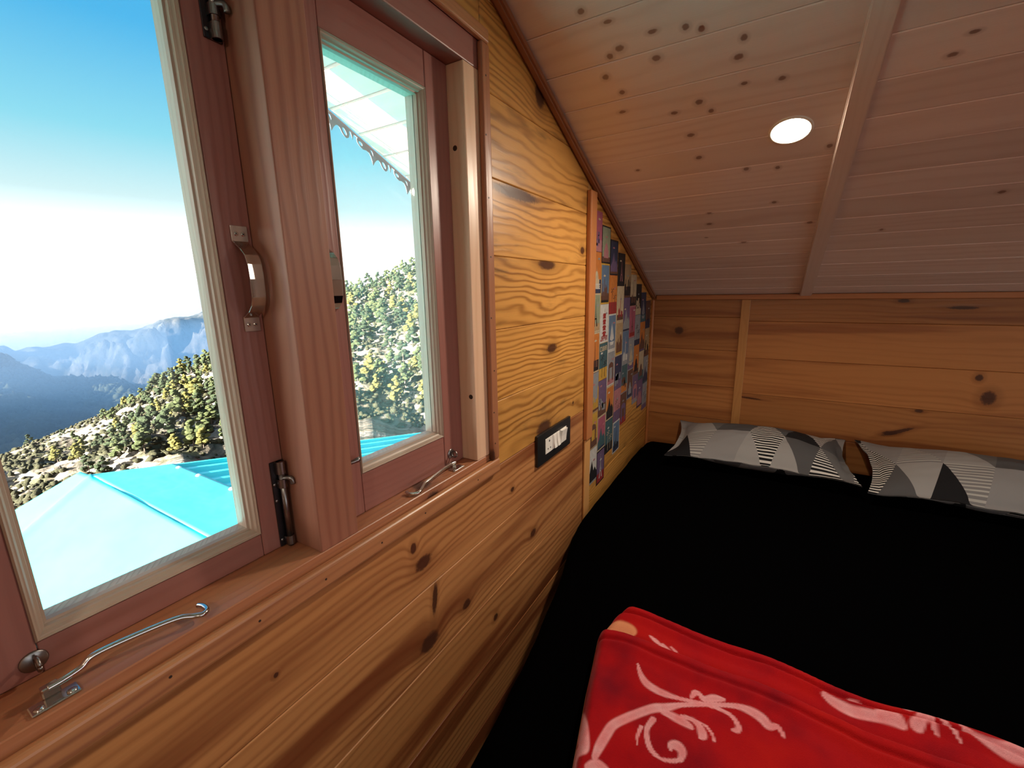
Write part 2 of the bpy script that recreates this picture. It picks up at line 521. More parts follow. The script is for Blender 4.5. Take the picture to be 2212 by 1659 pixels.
def cboards(x0, x1, phase, f, knots, mat, parent, y1=0.0, ch=0.0016):
    k, y = 0, y1
    edges = [y1] + [phase - PITCHY * i for i in range(60) if RY + 0.01 < phase - PITCHY * i < y1 - 0.01] + [RY]
    for a, b in zip(edges, edges[1:]):
        def to3(p, q, h): return f(p, q, h)
        kn = tuple((kx, ky * CA - (ZT - TT * ky) * SA, 0.0045 + 0.004 * abs(math.sin(kx * 91)), 0.004 + 0.003 * abs(math.sin(ky * 77))) for kx, ky in knots if x0 < kx < x1 and b < ky < a)
        plank('ceiling_board', [(x0, b), (x1, b), (x1, a), (x0, a)], to3, 0.012, mat(kn), parent, ch)
cboards(0.0, 0.615, -0.062, cpt, CK, w_ceil, ceiling)
cboards(0.615, 1.9, -0.0635, cpt, CK, w_ceil, ceiling)
cboards(1.9, RX, -0.062, cpt, (), w_ceil, ceiling)
for x0, x1 in ((0.0, 0.615), (0.615, 1.9), (1.9, RX)):
    cboards(x0, x1, -0.062, bpt, (), w_ceil, ceiling)
w_soff = lambda kn=(): wood('soffit', X, (0, CA, -SA), (0.95, 0.42, 0.38), (0.72, 0.29, 0.24), freq=14, warp=2.0, ring=0.25, fib=0.3, blot=0.9,
                            gk=0.35, gks=7.0, kcol=(0.20, 0.16, 0.13), rough=0.6, vary=0.1)
soffit = bx('trim_1', (-0.6149, -0.600, RY, RY + 0.02, slope(RY) - 0.02, slope(RY)), wall_sub)
tag(soffit, 'whitewashed plank soffit of the eave outside the window', 'soffit', kind='structure')
cboards(-0.610, -0.1105, -0.062 + 2 * PITCHY, cpt, (), w_soff, soffit, y1=0.33, ch=0.004)
cboards(-0.610, -0.1105, -0.062 + 2 * PITCHY, bpt, (), w_soff, soffit, y1=0.33, ch=0.004)

# battens, corner mouldings, top trim
def strip_slope(name, x0, x1, y0, y1, h, parent, mat, bev=0.003, f=cpt):
    b2 = bmesh.new()
    v = [b2.verts.new(f(x, y, q)) for x in (x0, x1) for y in (y0, y1) for q in (0.0, h)]
    for q in [(0, 1, 3, 2), (4, 6, 7, 5), (0, 4, 5, 1), (2, 3, 7, 6), (0, 2, 6, 4), (1, 5, 7, 3)]:
        b2.faces.new([v[i] for i in q])
    bmesh.ops.bevel(b2, geom=list(b2.edges), offset=bev, segments=2, affect='EDGES')
    return fin(name, b2, mat, parent)
w_cb = wood('ceil_batten', (0, CA, -SA), X, (0.80, 0.69, 0.62), (0.66, 0.52, 0.44), freq=60, warp=2, ring=0.3, rough=0.33, vary=0.05)
w_cm = wood('ceil_mould', (0, CA, -SA), (0.7, 0, 0.7), (0.34, 0.15, 0.075), (0.2, 0.075, 0.035), freq=60, warp=2, ring=0.3, rough=0.33, vary=0.05)
for xb in (0.594, 1.88):
    strip_slope('batten', xb, xb + 0.042, RY, 0.0, 0.012, ceiling, w_cb)
t1 = strip_slope('trim_2', 0.0005, 0.02, RY, -0.002, 0.02, None, w_cm, 0.005)
tag(t1, 'dark brown corner moulding where ceiling slope meets the gable wall', 'moulding', kind='structure')
tag(strip_slope('trim_3', 0.0005, 0.02, RY, -0.002, 0.02, None, w_cm, 0.005, bpt), 'dark brown corner moulding on the far ceiling slope', 'moulding', kind='structure')
t2 = bx('trim_4', (0.022, RX, -0.012, 0.0, 1.128, 1.1495), or_x, bev=0.002)
tag(t2, 'narrow horizontal trim strip along the top of the knee wall', 'trim', kind='structure')
t3 = bx('trim_5', (0.385, 0.420, -0.010, 0.0, 0.0, 1.1275), wood('kb', Z, X, (0.55, 0.26, 0.085), (0.36, 0.14, 0.04), ring=0.3), bev=0.002)
tag(t3, 'vertical pine batten dividing the knee wall boards', 'batten', kind='structure')
t4 = bx('trim_6', (0.0005, 0.013, -0.013, -0.0005, 0.0, 1.1275), or_z, bev=0.003)
tag(t4, 'thin vertical pine strip in the corner beside the postcards', 'batten', kind='structure')
t5 = empty('trim_7', (0.0, -0.857, 0.0))
tag(t5, 'upright pine batten between the switch plate and the postcards', 'batten', kind='structure')
bx('upper_batten', (0.0003, 0.016, -0.882, -0.832, 0.692, slope(-0.84) - 0.03), or_z, t5, bev=0.004, seg=2)
bx('lower_batten', (0.0003, 0.010, -0.880, -0.834, 0.0, 0.6915), wood('batten_low', Z, (0.6, 0.8, 0), (0.58, 0.29, 0.10), (0.36, 0.15, 0.045), ring=0.3), t5, bev=0.003)

# ------------------------------------------------------------------ the window
window = empty('window_1', (-0.05, -1.82, 0.785))
tag(window, 'double casement window with reddish brown wooden frame overlooking the hills', 'window', kind='structure')
FK = ((-1.624, 0.815 * 0.8, 0.0175, 0.010),)
bx('sill', (-0.1095, 0.0, WY0, WY1, WZ0, 0.8350), wood('sill', Y, (0.6, 0, 0.8), knots=FK, **{**FR, 'light': (0.40, 0.16, 0.075)}), window, bev=0.0012)
bx('head', (-0.1095, 0.0, WY0, WY1, 1.5795, WZ1), fr_y, window, bev=0.002, seg=2)
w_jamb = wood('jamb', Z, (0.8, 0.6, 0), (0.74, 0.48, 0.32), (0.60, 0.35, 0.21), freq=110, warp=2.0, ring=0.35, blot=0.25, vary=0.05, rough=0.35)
jr = bx('jamb', (-0.1095, 0.0, -1.48, WY1, 0.8352, 1.5793), w_jamb, window, bev=0.002, seg=2)
bx('jamb', (-0.1095, 0.0, WY0, -2.152, 0.8352, 1.5793), w_jamb, window, bev=0.002, seg=2)
hole = plain('peg_hole', (0.035, 0.012, 0.006), 0.8)
for xx, zz in ((-0.025, 1.441), (-0.011, 0.973)):
    fin('dowel', disc(bmesh.new(), (xx, -1.4798, zz), (0, -1, 0), 0.0048, 0.0006, 16), hole, jr)
w_mul = wood('mullion', Z, (0.5, 0.86, 0), (0.32, 0.135, 0.085), (0.19, 0.062, 0.04), freq=95, warp=2.2, ring=0.6, blot=0.5, vary=0.02, rough=0.38)
bx('mullion', (-0.1095, 0.0, -1.852, -1.79, 0.8352, 1.5793), w_mul, window, bev=0.0015, seg=2)
# casing strip round the frame, quarter-round nose
cas = wood('casing_z', Z, (0.6, 0.8, 0), (0.36, 0.145, 0.07), (0.22, 0.075, 0.035), freq=80, ring=0.4, vary=0.1,
           knots=((0.83, -1.43 * 0.8, 0.02, 0.006),))
cas_y = wood('casing_y', Y, (0.6, 0, 0.8), (0.44, 0.195, 0.085), (0.20, 0.066, 0.036), freq=120, ring=0.7, warp=3, vary=0.02)
bx('casing', (0.0003, 0.012, -1.438, -1.412, 0.8225, 1.6245), cas, window, bev=0.004, seg=3)
bx('casing', (0.0003, 0.012, -2.223, -2.197, 0.8225, 1.6245), cas, window, bev=0.004, seg=3)
bx('casing', (0.0003, 0.012, -2.223, -1.412, 1.625, 1.6495), cas_y, window, bev=0.004, seg=3)
bx('casing', (0.0003, 0.014, -2.223, -1.412, 0.7900, 0.8222), cas_y, window, bev=0.005, seg=3)
nail = plain('nail_head', (0.03, 0.015, 0.01), 0.6)
for z in (0.86, 0.93, 1.02, 1.13, 1.25, 1.36, 1.47, 1.57):
    fin('nail', disc(bmesh.new(), (0.0118, -1.427 + random.uniform(-0.005, 0.005), z), X, 0.0018, 0.0005, 8), nail, window)
for y in (-1.5, -1.66, -1.76, -1.86, -1.95, -2.04):
    fin('nail', disc(bmesh.new(), (0.0138, y, 0.807 + random.uniform(-0.003, 0.003)), X, 0.0016, 0.0005, 8), nail, window)

# thin clear glass: Fresnel mix of see-through and mirror, the right pane a little dusty
def glass(name, dust):
    t = NT(name)
    tr = t.n('BsdfTransparent')
    gl = t.n('BsdfGlossy')
    gl.inputs['Roughness'].default_value = 0.02
    lw = t.n('LayerWeight')
    lw.inputs[0].default_value = 0.5
    refl = t.math('MULTIPLY_ADD', t.math('POWER', lw.outputs['Facing'], 5.0), 0.9, 0.04)
    m1 = t.n('MixShader')
    t.put(m1.inputs[0], refl)
    t.t.links.new(tr.outputs[0], m1.inputs[1]); t.t.links.new(gl.outputs[0], m1.inputs[2])
    tl = t.n('BsdfTranslucent')
    tl.inputs[0].default_value = (0.9, 0.9, 0.88, 1)
    m2 = t.n('MixShader')
    f = t.noise(t.n('TexCoord').outputs['Object'], 9.0, 3)
    t.put(m2.inputs[0], t.sstep(f, 0.3, 0.8, dust * 0.5, dust))
    t.t.links.new(m1.outputs[0], m2.inputs[1]); t.t.links.new(tl.outputs[0], m2.inputs[2])
    t.t.links.new(m2.outputs[0], t.out.inputs['Surface'])
    return t.m

bead_m = {k: wood('bead_' + k, d, e, (0.40, 0.29, 0.22), (0.24, 0.155, 0.11), freq=130, ring=0.35, vary=0.05, rough=0.42) for k, d, e in
          (('y', Y, (0.6, 0, 0.8)), ('z', Z, (0.6, 0.8, 0)))}
def sash(y0, y1, z0, z1, gy0, gy1, gz0, gz1, xf, xg, gmat, lab):
    """gy/gz: outer edge of the glazing bead; xf face, xg glass plane"""
    s = empty('sash', (xf, y0, z0), window)
    s['label'] = lab
    t = 0.038
    e = 0.0006
    bx('stile', (xf - t, xf, y0, gy0, z0, z1), fr_z, s, bev=0.0012)
    bx('stile', (xf - t, xf, gy1, y1, z0, z1), fr_z, s, bev=0.0012)
    bx('rail', (xf - t, xf - e, gy0 + e, gy1 - e, z0, gz0), fr_y, s, bev=0.0008)
    bx('rail', (xf - t, xf - e, gy0 + e, gy1 - e, gz1, z1), fr_y, s, bev=0.0008)
    # moulded glazing bead, mitred: profile (inset, x) swept round the opening
    prof = [(0.0, xf - 0.0005), (0.0016, xf + 0.0015), (0.0032, xf - 0.0005), (0.0045, xf - 0.001), (0.0062, xf - 0.004),
            (0.0085, xf - 0.006), (0.0095, xf - 0.010), (0.0118, xf - 0.011), (0.0125, xg + 0.001), (0.0125, xg + 0.0002)]
    cor = lambda d: [(gy0 + d, gz0 + d), (gy1 - d, gz0 + d), (gy1 - d, gz1 - d), (gy0 + d, gz1 - d)]
    for k in range(4):
        b2 = bmesh.new()
        prev = None
        for d, x in prof:
            c = cor(d)
            a, b = c[k], c[(k + 1) % 4]
            cur = (b2.verts.new((x, *a)), b2.verts.new((x, *b)))
            if prev: b2.faces.new((prev[0], prev[1], cur[1], cur[0]))
            prev = cur
        # close the back so that the bead is solid
        c = cor(0.0)
        q = (b2.verts.new((xg + 0.0002, *c[k])), b2.verts.new((xg + 0.0002, *c[(k + 1) % 4])))
        b2.faces.new((prev[0], prev[1], q[1], q[0]))
        fin('bead', b2, bead_m['y' if k % 2 == 0 else 'z'], s)
    # outer reveal behind the glass
    b2 = bmesh.new()
    d = 0.010
    for (a0, a1, c0, c1) in ((gy0, gy0 + d, gz0, gz1), (gy1 - d, gy1, gz0, gz1), (gy0, gy1, gz0, gz0 + d), (gy0, gy1, gz1 - d, gz1)):
        box(b2, xf - t, xg - 0.004, a0, a1, c0, c1)
    fin('rebate', b2, bead_m['z'], s)
    bx('pane', (xg - 0.004, xg, gy0 + 0.001, gy1 - 0.001, gz0 + 0.001, gz1 - 0.001), gmat, s)
    return s
sl = sash(-2.1515, -1.8525, 0.8355, 1.579, -2.108, -1.8945, 0.868, 1.53, -0.064, -0.082, glass('glass_left', 0.0), 'left casement sash beside the mullion')
sr = sash(-1.7895, -1.4805, 0.8355, 1.579, -1.745, -1.540, 0.9015, 1.523, -0.037, -0.055, glass('glass_right', 0.06), 'right casement sash with two stays')

# chrome hardware
chrome = NT('chrome')
chrome.bsdf((0.62, 0.60, 0.57), 0.16, 1.0)
chrome = chrome.m
dull = NT('dull_steel')
dull.bsdf(dull.mix(dull.noise(dull.n('TexCoord').outputs['Object'], 90, 3), (0.16, 0.15, 0.15), (0.36, 0.34, 0.33)), 0.32, 1.0)
dull = dull.m
slot = plain('screw_slot', (0.02, 0.018, 0.016), 0.7)
def screw(c, n, r, parent, mat=chrome):
    o = fin('screw', disc(bmesh.new(), c, n, r, r * 0.5, 14, r * 0.6), mat, parent, True)
    return o
def cross(bm, c, n, r):
    a, b, n = frame_axes(n)
    c = Vector(c)
    for d, e in ((a, b), (b, a)):
        q = [c + n * h + d * (sx_ * r) + e * (sy_ * r * 0.22) for h in (0, r * 0.08) for sx_, sy_ in ((-1, -1), (1, -1), (1, 1), (-1, 1))]
        v = [bm.verts.new(p) for p in q]
        for f in ((0, 1, 2, 3), (7, 6, 5, 4), (0, 4, 5, 1), (1, 5, 6, 2), (2, 6, 7, 3), (3, 7, 4, 0)):
            bm.faces.new([v[i] for i in f])

def pull_handle(xf, yc, zt, zb, w, parent, lab):
    """bent strap pull: two screwed feet and a bow standing proud of the stile"""
    bm = bmesh.new()
    P = [(0.0006, zt), (0.0006, zt - 0.0185), (0.004, zt - 0.022), (0.014, zt - 0.029), (0.021, zt - 0.036), (0.0245, zt - 0.046),
         (0.0255, (zt + zb) / 2), (0.0245, zb + 0.042), (0.021, zb + 0.033), (0.014, zb + 0.026), (0.004, zb + 0.020), (0.0006, zb + 0.0175), (0.0006, zb)]
    th = 0.0016
    rows = []
    for i, (x, z) in enumerate(P):
        a, b = P[max(i - 1, 0)], P[min(i + 1, len(P) - 1)]
        tx, tz = b[0] - a[0], b[1] - a[1]
        L = math.hypot(tx, tz)
        nx, nz = -tz / L, tx / L
        wd = w * (1.0 if x < 0.002 else 0.88)
        ring = []
        for (s, o) in ((-1, 0), (1, 0), (1, 1), (-1, 1)):
            ring.append(bm.verts.new((xf + x + nx * th * o, yc + s * wd / 2, z + nz * th * o)))
        rows.append(ring)
    for r0, r1 in zip(rows, rows[1:]):
        for k in range(4):
            bm.faces.new((r0[k], r0[(k + 1) % 4], r1[(k + 1) % 4], r1[k]))
    bm.faces.new(rows[0][::-1]); bm.faces.new(rows[-1])
    bmesh.ops.bevel(bm, geom=[e for e in bm.edges if e.calc_length() > 0], offset=0.0003, segments=1, affect='EDGES')
    h = fin('pull_handle', bm, chrome, parent, False)
    h['label'] = lab
    for z in (zt - 0.0095, zb + 0.0085):
        for s in (-1, 1):
            b3 = disc(bmesh.new(), (xf + 0.0022, yc + s * w * 0.21, z), X, 0.0026, 0.0009, 14, 0.0018)
            nf = len(b3.faces)
            cross(b3, (xf + 0.0031, yc + s * w * 0.21, z), X, 0.0015)
            for i, f in enumerate(b3.faces): f.material_index = 0 if i < nf else 1
            fin('screw', b3, [chrome, slot], parent)
    return h
pull_handle(-0.064, -1.868, 1.2665, 1.1395, 0.0195, sl, 'chrome strap pull handle')
pull_handle(-0.037, -1.7755, 1.2665, 1.1395, 0.0195, sr, 'chrome strap pull handle half hidden by the mullion')

def tower_bolt(xf, yc, z0, z1, lab, flip=False):
    """long back plate, barrel in three guides, sliding rod with turned-out knob"""
    o = empty('tower_bolt', (xf, yc, z0), window)
    o['label'] = lab
    w = 0.0195
    bx('back_plate', (xf + 0.0002, xf + 0.0022, yc - w / 2, yc + w / 2, z0, z1), plain('bolt_plate', (0.045, 0.043, 0.05), 0.35, 0.9), o, bev=0.0006)
    xb = xf + 0.0080
    yb = yc + 0.0015
    fin('rod', tube(bmesh.new(), [(xb, yb, z0 - 0.0), (xb, yb, z1 - 0.012)], 0.0042, 14), dull, o, True)
    L = z1 - z0
    for a, b in ((0.02, 0.12), (0.70, 0.80), (0.86, 1.0)) if not flip else ((0.0, 0.14), (0.2, 0.3), (0.88, 0.98)):
        bm = tube(bmesh.new(), [(xb, yb, z0 + a * L), (xb, yb, z0 + b * L)], 0.0056, 16)
        box(bm, xf + 0.0022, xb, yb - 0.0056, yb + 0.0056, z0 + a * L, z0 + b * L)
        fin('guide', bm, dull, o, False)
    zk = z0 + (0.76 if not flip else 0.24) * L + 0.006
    fin('knob', tube(bmesh.new(), smooth_path([(xb, yb, zk), (xb + 0.007, yb + 0.003, zk + 0.001), (xb + 0.012, yb + 0.006, zk - 0.001), (xb + 0.013, yb + 0.007, zk - 0.008)], 4), 0.0034, 12), dull, o, True)
    for q in (0.08, 0.55, 0.74):
        fin('screw', disc(bmesh.new(), (xf + 0.0022, yc - w * 0.34, z0 + q * L), X, 0.0022, 0.0008, 12, 0.0014), dull, o, True)
    return o
tower_bolt(-0.064, -1.8625, 0.8365, 0.962, 'dark steel tower bolt at the foot of the left sash')
tower_bolt(-0.064, -1.8655, 1.463, 1.576, 'dark steel tower bolt at the top of the left sash', True)
o = empty('tower_bolt', (-0.037, -1.778, 0.85), window)
o['label'] = 'tower bolt behind the mullion with its knob sticking out'
bx('back_plate', (-0.0368, -0.0348, -1.7885, -1.770, 0.85, 0.965), dull, o, bev=0.0005)
fin('rod', tube(bmesh.new(), [(-0.0295, -1.779, 0.852), (-0.0295, -1.779, 0.96)], 0.004, 12), dull, o, True)
fin('knob', tube(bmesh.new(), [(-0.0295, -1.779, 0.932), (-0.026, -1.768, 0.933), (-0.0235, -1.760, 0.9345), (-0.0225, -1.757, 0.9347)], [0.003, 0.003, 0.0042, 0.0034], 14), dull, o, True)

def stay(base, path, eye, xface, lab):
    """casement stay: screwed base, pivot, bent round rod, eye plate on the sash"""
    o = empty('window_stay', base, window)
    o['label'] = lab
    bxx, by, bz = base
    bm = bmesh.new()
    box(bm, bxx - 0.008, bxx + 0.008, by - 0.016, by + 0.016, bz, bz + 0.002, 0.0008)
    box(bm, bxx - 0.013, bxx - 0.005, by - 0.006, by + 0.006, bz + 0.002, bz + 0.012, 0.001)
    fin('base_plate', bm, chrome, o)
    for s in (-1, 1):
        fin('screw', disc(bmesh.new(), (bxx + 0.003, by + s * 0.0105, bz + 0.002), Z, 0.0038, 0.0016, 14, 0.0022), chrome, o, True)
    fin('rod', tube(bmesh.new(), smooth_path(path, 8), 0.0029, 12), chrome, o, True)
    bm = disc(bmesh.new(), (xface, eye[0], eye[1]), X, 0.010, 0.0018, 20, 0.009)
    ring = [(xface + 0.0085 + 0.0065 * math.cos(a), eye[0] + 0.001, eye[1] + 0.0065 * math.sin(a)) for a in [2 * PI * k / 18 for k in range(19)]]
    tube(bm, ring, 0.0018, 8)
    fin('eye', bm, dull, o, True)
    return o
zb = 0.8352
stay((-0.014, -2.112, zb), [(-0.0185, -2.114, zb + 0.012), (-0.018, -2.104, zb + 0.0125), (-0.019, -2.091, zb + 0.014), (-0.019, -2.080, zb + 0.0195), (-0.014, -2.045, zb + 0.0185), (-0.008, -2.018, zb + 0.0165), (-0.004, -2.006, zb + 0.012),
     (-0.001, -1.9985, zb + 0.010), (-0.004, -1.993, zb + 0.010), (-0.014, -1.992, zb + 0.0105), (-0.021, -1.994, zb + 0.010)], (-2.112, 0.852), -0.064, 'long chrome window stay resting on the sill under the left sash')
stay((-0.016, -1.531, zb), [(-0.0205, -1.531, zb + 0.012), (-0.0215, -1.545, zb + 0.012), (-0.018, -1.575, zb + 0.0115), (-0.0135, -1.612, zb + 0.010), (-0.0115, -1.630, zb + 0.009), (-0.006, -1.644, zb + 0.006), (-0.003, -1.655, zb + 0.0045),
     (-0.007, -1.663, zb + 0.004), (-0.016, -1.667, zb + 0.004), (-0.024, -1.664, zb + 0.004)], (-1.522, 0.860), -0.037, 'short chrome window stay lying on the sill under the right sash')

# ------------------------------------------------------------------ switch plate
sp = empty('switch_plate', (0.0, -1.113, 0.766))
tag(sp, 'black plate with white power socket and rocker switches on the boards', 'switch plate')
black = plain('black_plastic', (0.012, 0.012, 0.013), 0.32, var=0.05)
white = plain('white_plastic', (0.78, 0.74, 0.68), 0.35, var=0.03)
grey = plain('grey_plastic', (0.5, 0.46, 0.42), 0.4, var=0.03)
bx('plate', (0.0004, 0.0085, -1.222, -1.006, 0.723, 0.811), black, sp, bev=0.002, seg=2)
PX = 0.0087
def mod(y0, y1, name): return bx(name, (0.006, PX + 0.0012, y0, y1, 0.7465, 0.7895), white, sp, bev=0.0006)
so = mod(-1.178, -1.134, 'socket')
for y, z, r in ((-1.155, 0.7795, 0.0032), (-1.1635, 0.7585, 0.0024), (-1.1485, 0.7585, 0.0024)):
    fin('pin_hole', disc(bmesh.new(), (PX + 0.0012, y, z), X, r, 0.0003, 14), slot, so)
def rocker(y0, y1, tip):
    m = mod(y0, y1, 'switch')
    bm = bmesh.new()
    x0, hi = PX + 0.0012, 0.0055
    a, b = (0.0055, 0.0008) if tip == 'top' else (0.0008, 0.0055)
    zz = [0.7495, 0.768, 0.7865]
    hh = [b, 0.0022, a]
    for (z, h), (z2, h2) in zip(list(zip(zz, hh)), list(zip(zz, hh))[1:]):
        v = [bm.verts.new(p) for p in ((x0, y0 + .003, z), (x0, y1 - .003, z), (x0, y1 - .003, z2), (x0, y0 + .003, z2),
                                       (x0 + h, y0 + .003, z), (x0 + h, y1 - .003, z), (x0 + h2, y1 - .003, z2), (x0 + h2, y0 + .003, z2))]
        for f in ((0, 3, 2, 1), (4, 5, 6, 7), (0, 1, 5, 4), (1, 2, 6, 5), (2, 3, 7, 6), (3, 0, 4, 7)):
            bm.faces.new([v[i] for i in f])
    fin('rocker', bm, white, m)
rocker(-1.1315, -1.1095, 'bottom'); rocker(-1.1095, -1.0875, 'bottom'); rocker(-1.083, -1.040, 'top')

# ------------------------------------------------------------------ downlights
def downlight(x, y, label, watts, f=cpt, sgn=1):
    c = Vector(f(x, y))
    n = Vector((0, -SA * sgn, -CA))
    o = empty('downlight', c)
    tag(o, label, 'downlight')
    a, b = Vector((1, 0, 0)), n.cross(Vector((1, 0, 0)))
    bm = bmesh.new()
    prof = [(0.0445, 0.0002), (0.0445, 0.002), (0.043, 0.0034), (0.040, 0.0038), (0.0385, 0.0030), (0.0385, 0.0002)]
    rings = [[bm.verts.new(c + n * h + (a * math.cos(2 * PI * k / 40) + b * math.sin(2 * PI * k / 40)) * r) for k in range(40)] for r, h in prof]
    for r0, r1 in zip(rings, rings[1:]):
        for k in range(40): bm.faces.new((r0[k], r0[(k + 1) % 40], r1[(k + 1) % 40], r1[k]))
    fin('rim', bm, plain('lamp_rim', (0.8, 0.78, 0.72), 0.4, var=0.02), o, True)
    bm = disc(bmesh.new(), c + n * 0.0002, n, 0.038, 0.0042, 40, 0.036)
    fin('diffuser', bm, emis('lamp_glow', (1.0, 0.86, 0.62), 16.0), o, True)
    ld = bpy.data.lights.new('downlight_beam', 'AREA')
    ld.shape = 'DISK'
    ld.size = 0.07
    ld.energy = watts
    ld.color = (1.0, 0.86, 0.69)
    lo = bpy.data.objects.new('downlight_beam', ld)
    lo.location = c + n * 0.006
    lo.rotation_euler = (-n).to_track_quat('Z', 'Y').to_euler()
    col.objects.link(lo)
    adopt(lo, o)
downlight(0.501, -0.911, 'round lit ceiling downlight beside the ceiling batten', LAMP_W)
downlight(1.75, -0.911, 'added fill downlight, out of view further along the slope', LAMP_W * 0.45)  # extra lamp out of frame, added to brighten knee wall and bed
downlight(0.501, -0.911, 'added fill downlight, out of view on the far slope above the window side', LAMP_W * 0.3, bpt, -1)  # unseen lamp put in to lift the lower boards and blanket
downlight(1.75, -0.911, 'added fill downlight, out of view deep on the far slope', LAMP_W * 0.45, bpt, -1)  # unseen lamp added only as fill for the dark room

# ------------------------------------------------------------------ bed
def grid_mesh(name, P, mat, parent=None, close=None, uv=None):
    """P: (n, m, 3) array of points"""
    n, m = P.shape[:2]
    me = bpy.data.meshes.new(name)
    idx = np.arange(n * m).reshape(n, m)
    F = np.stack([idx[:-1, :-1], idx[1:, :-1], idx[1:, 1:], idx[:-1, 1:]], -1).reshape(-1, 4)
    me.from_pydata(P.reshape(-1, 3).tolist(), [], F.tolist())
    if uv is not None:
        l = me.uv_layers.new(name='UVMap')
        vi = np.empty(len(me.loops), int)
        me.loops.foreach_get('vertex_index', vi)
        l.data.foreach_set('uv', uv.reshape(-1, 2)[vi].ravel())
    me.polygons.foreach_set('use_smooth', [True] * len(me.polygons))
    me.materials.append(mat)
    return link(name, me, parent)

def nz(x, y, s, seed=0.0): return noise.noise(Vector((x * s + seed, y * s - seed, seed * 1.7)))
def sst(a, b, x):
    t = np.clip((x - a) / (b - a), 0, 1)
    return t * t * (3 - 2 * t)

bed = empty('bed', (0.9, -1.0, 0.0))
tag(bed, 'low bed under the sloping ceiling, covered with a plain black sheet', 'bed')
cloth_b = NT('black_sheet')
cloth_b.bsdf((0.0006, 0.0006, 0.0008), 1.0, Specular_IOR_Level=0.01)
cloth_b = cloth_b.m
base_m = plain('bed_base', (0.006, 0.005, 0.005), 0.8)
bx('bed_base', (0.16, 1.78, -1.98, -0.03, 0.0, 0.19), base_m, bed, bev=0.01)
def left_edge(y):
    return float(np.interp(y, [-2.0, -1.8, -1.6, -1.4, -1.2, -1.02, -0.9, 0.0], [0.145, 0.135, 0.12, 0.095, 0.062, 0.020, 0.010, 0.010]))
def top_z(y): return float(np.interp(y, [-2.0, -1.3, -0.9, -0.25, 0.0], [0.416, 0.418, 0.446, 0.451, 0.43]))
ny, nxs = 90, 70
P = np.zeros((ny, nxs, 3))
R = 0.045
for i in range(ny):
    y = -2.0 + (2.0 - 0.018) * i / (ny - 1)
    xl, xr, zt = left_edge(y), 1.80, top_z(y)
    e = min(1.0, max(0.0, (y + 2.0) / R)); ey = R * (1 - math.sqrt(max(0, 1 - (1 - e) ** 2)))
    e2 = min(1.0, max(0.0, (-0.018 - y) / R)); ey += 0.6 * R * (1 - math.sqrt(max(0, 1 - (1 - e2) ** 2)))
    prof = [(xl, 0.17), (xl - 0.004, 0.25), (xl - 0.004, zt - R - 0.03), (xl, zt - R)] + \
           [(xl + R * (1 - math.cos(a)), zt - R + R * math.sin(a)) for a in [PI / 2 * k / 8 for k in range(1, 9)]]
    nin = nxs - len(prof) * 2
    mid = [(xl + R + (xr - xl - 2 * R) * (k + 1) / (nin + 1), zt) for k in range(nin)]
    prof2 = [(xr - (px_ - xl), pz) for px_, pz in prof[::-1]]
    for j, (x, z) in enumerate(prof + mid + prof2):
        w = 0.006 * nz(x, y, 3.0, 2.2) + 0.003 * nz(x, y, 9.0, 5.0)
        P[i, j] = (x + (0.003 * nz(y, z, 14.0, 1.0) if z < zt - 0.01 else 0), y, z - (ey if z > 0.3 else 0) + (w if z > zt - 0.005 else 0))
        P[i, j, 0] = max(P[i, j, 0], 0.004)
        if -0.86 < y < -0.83 + 0.04: P[i, j, 0] = max(P[i, j, 0], 0.012)
mt = grid_mesh('mattress', P, cloth_b, bed)
mt['label'] = 'thick mattress under a black sheet'
for k in (0, ny - 1):      # end flaps of the sheet
    b2 = bmesh.new()
    b2.faces.new([b2.verts.new(p) for p in P[k]])
    fin('sheet_end', b2, cloth_b, bed)

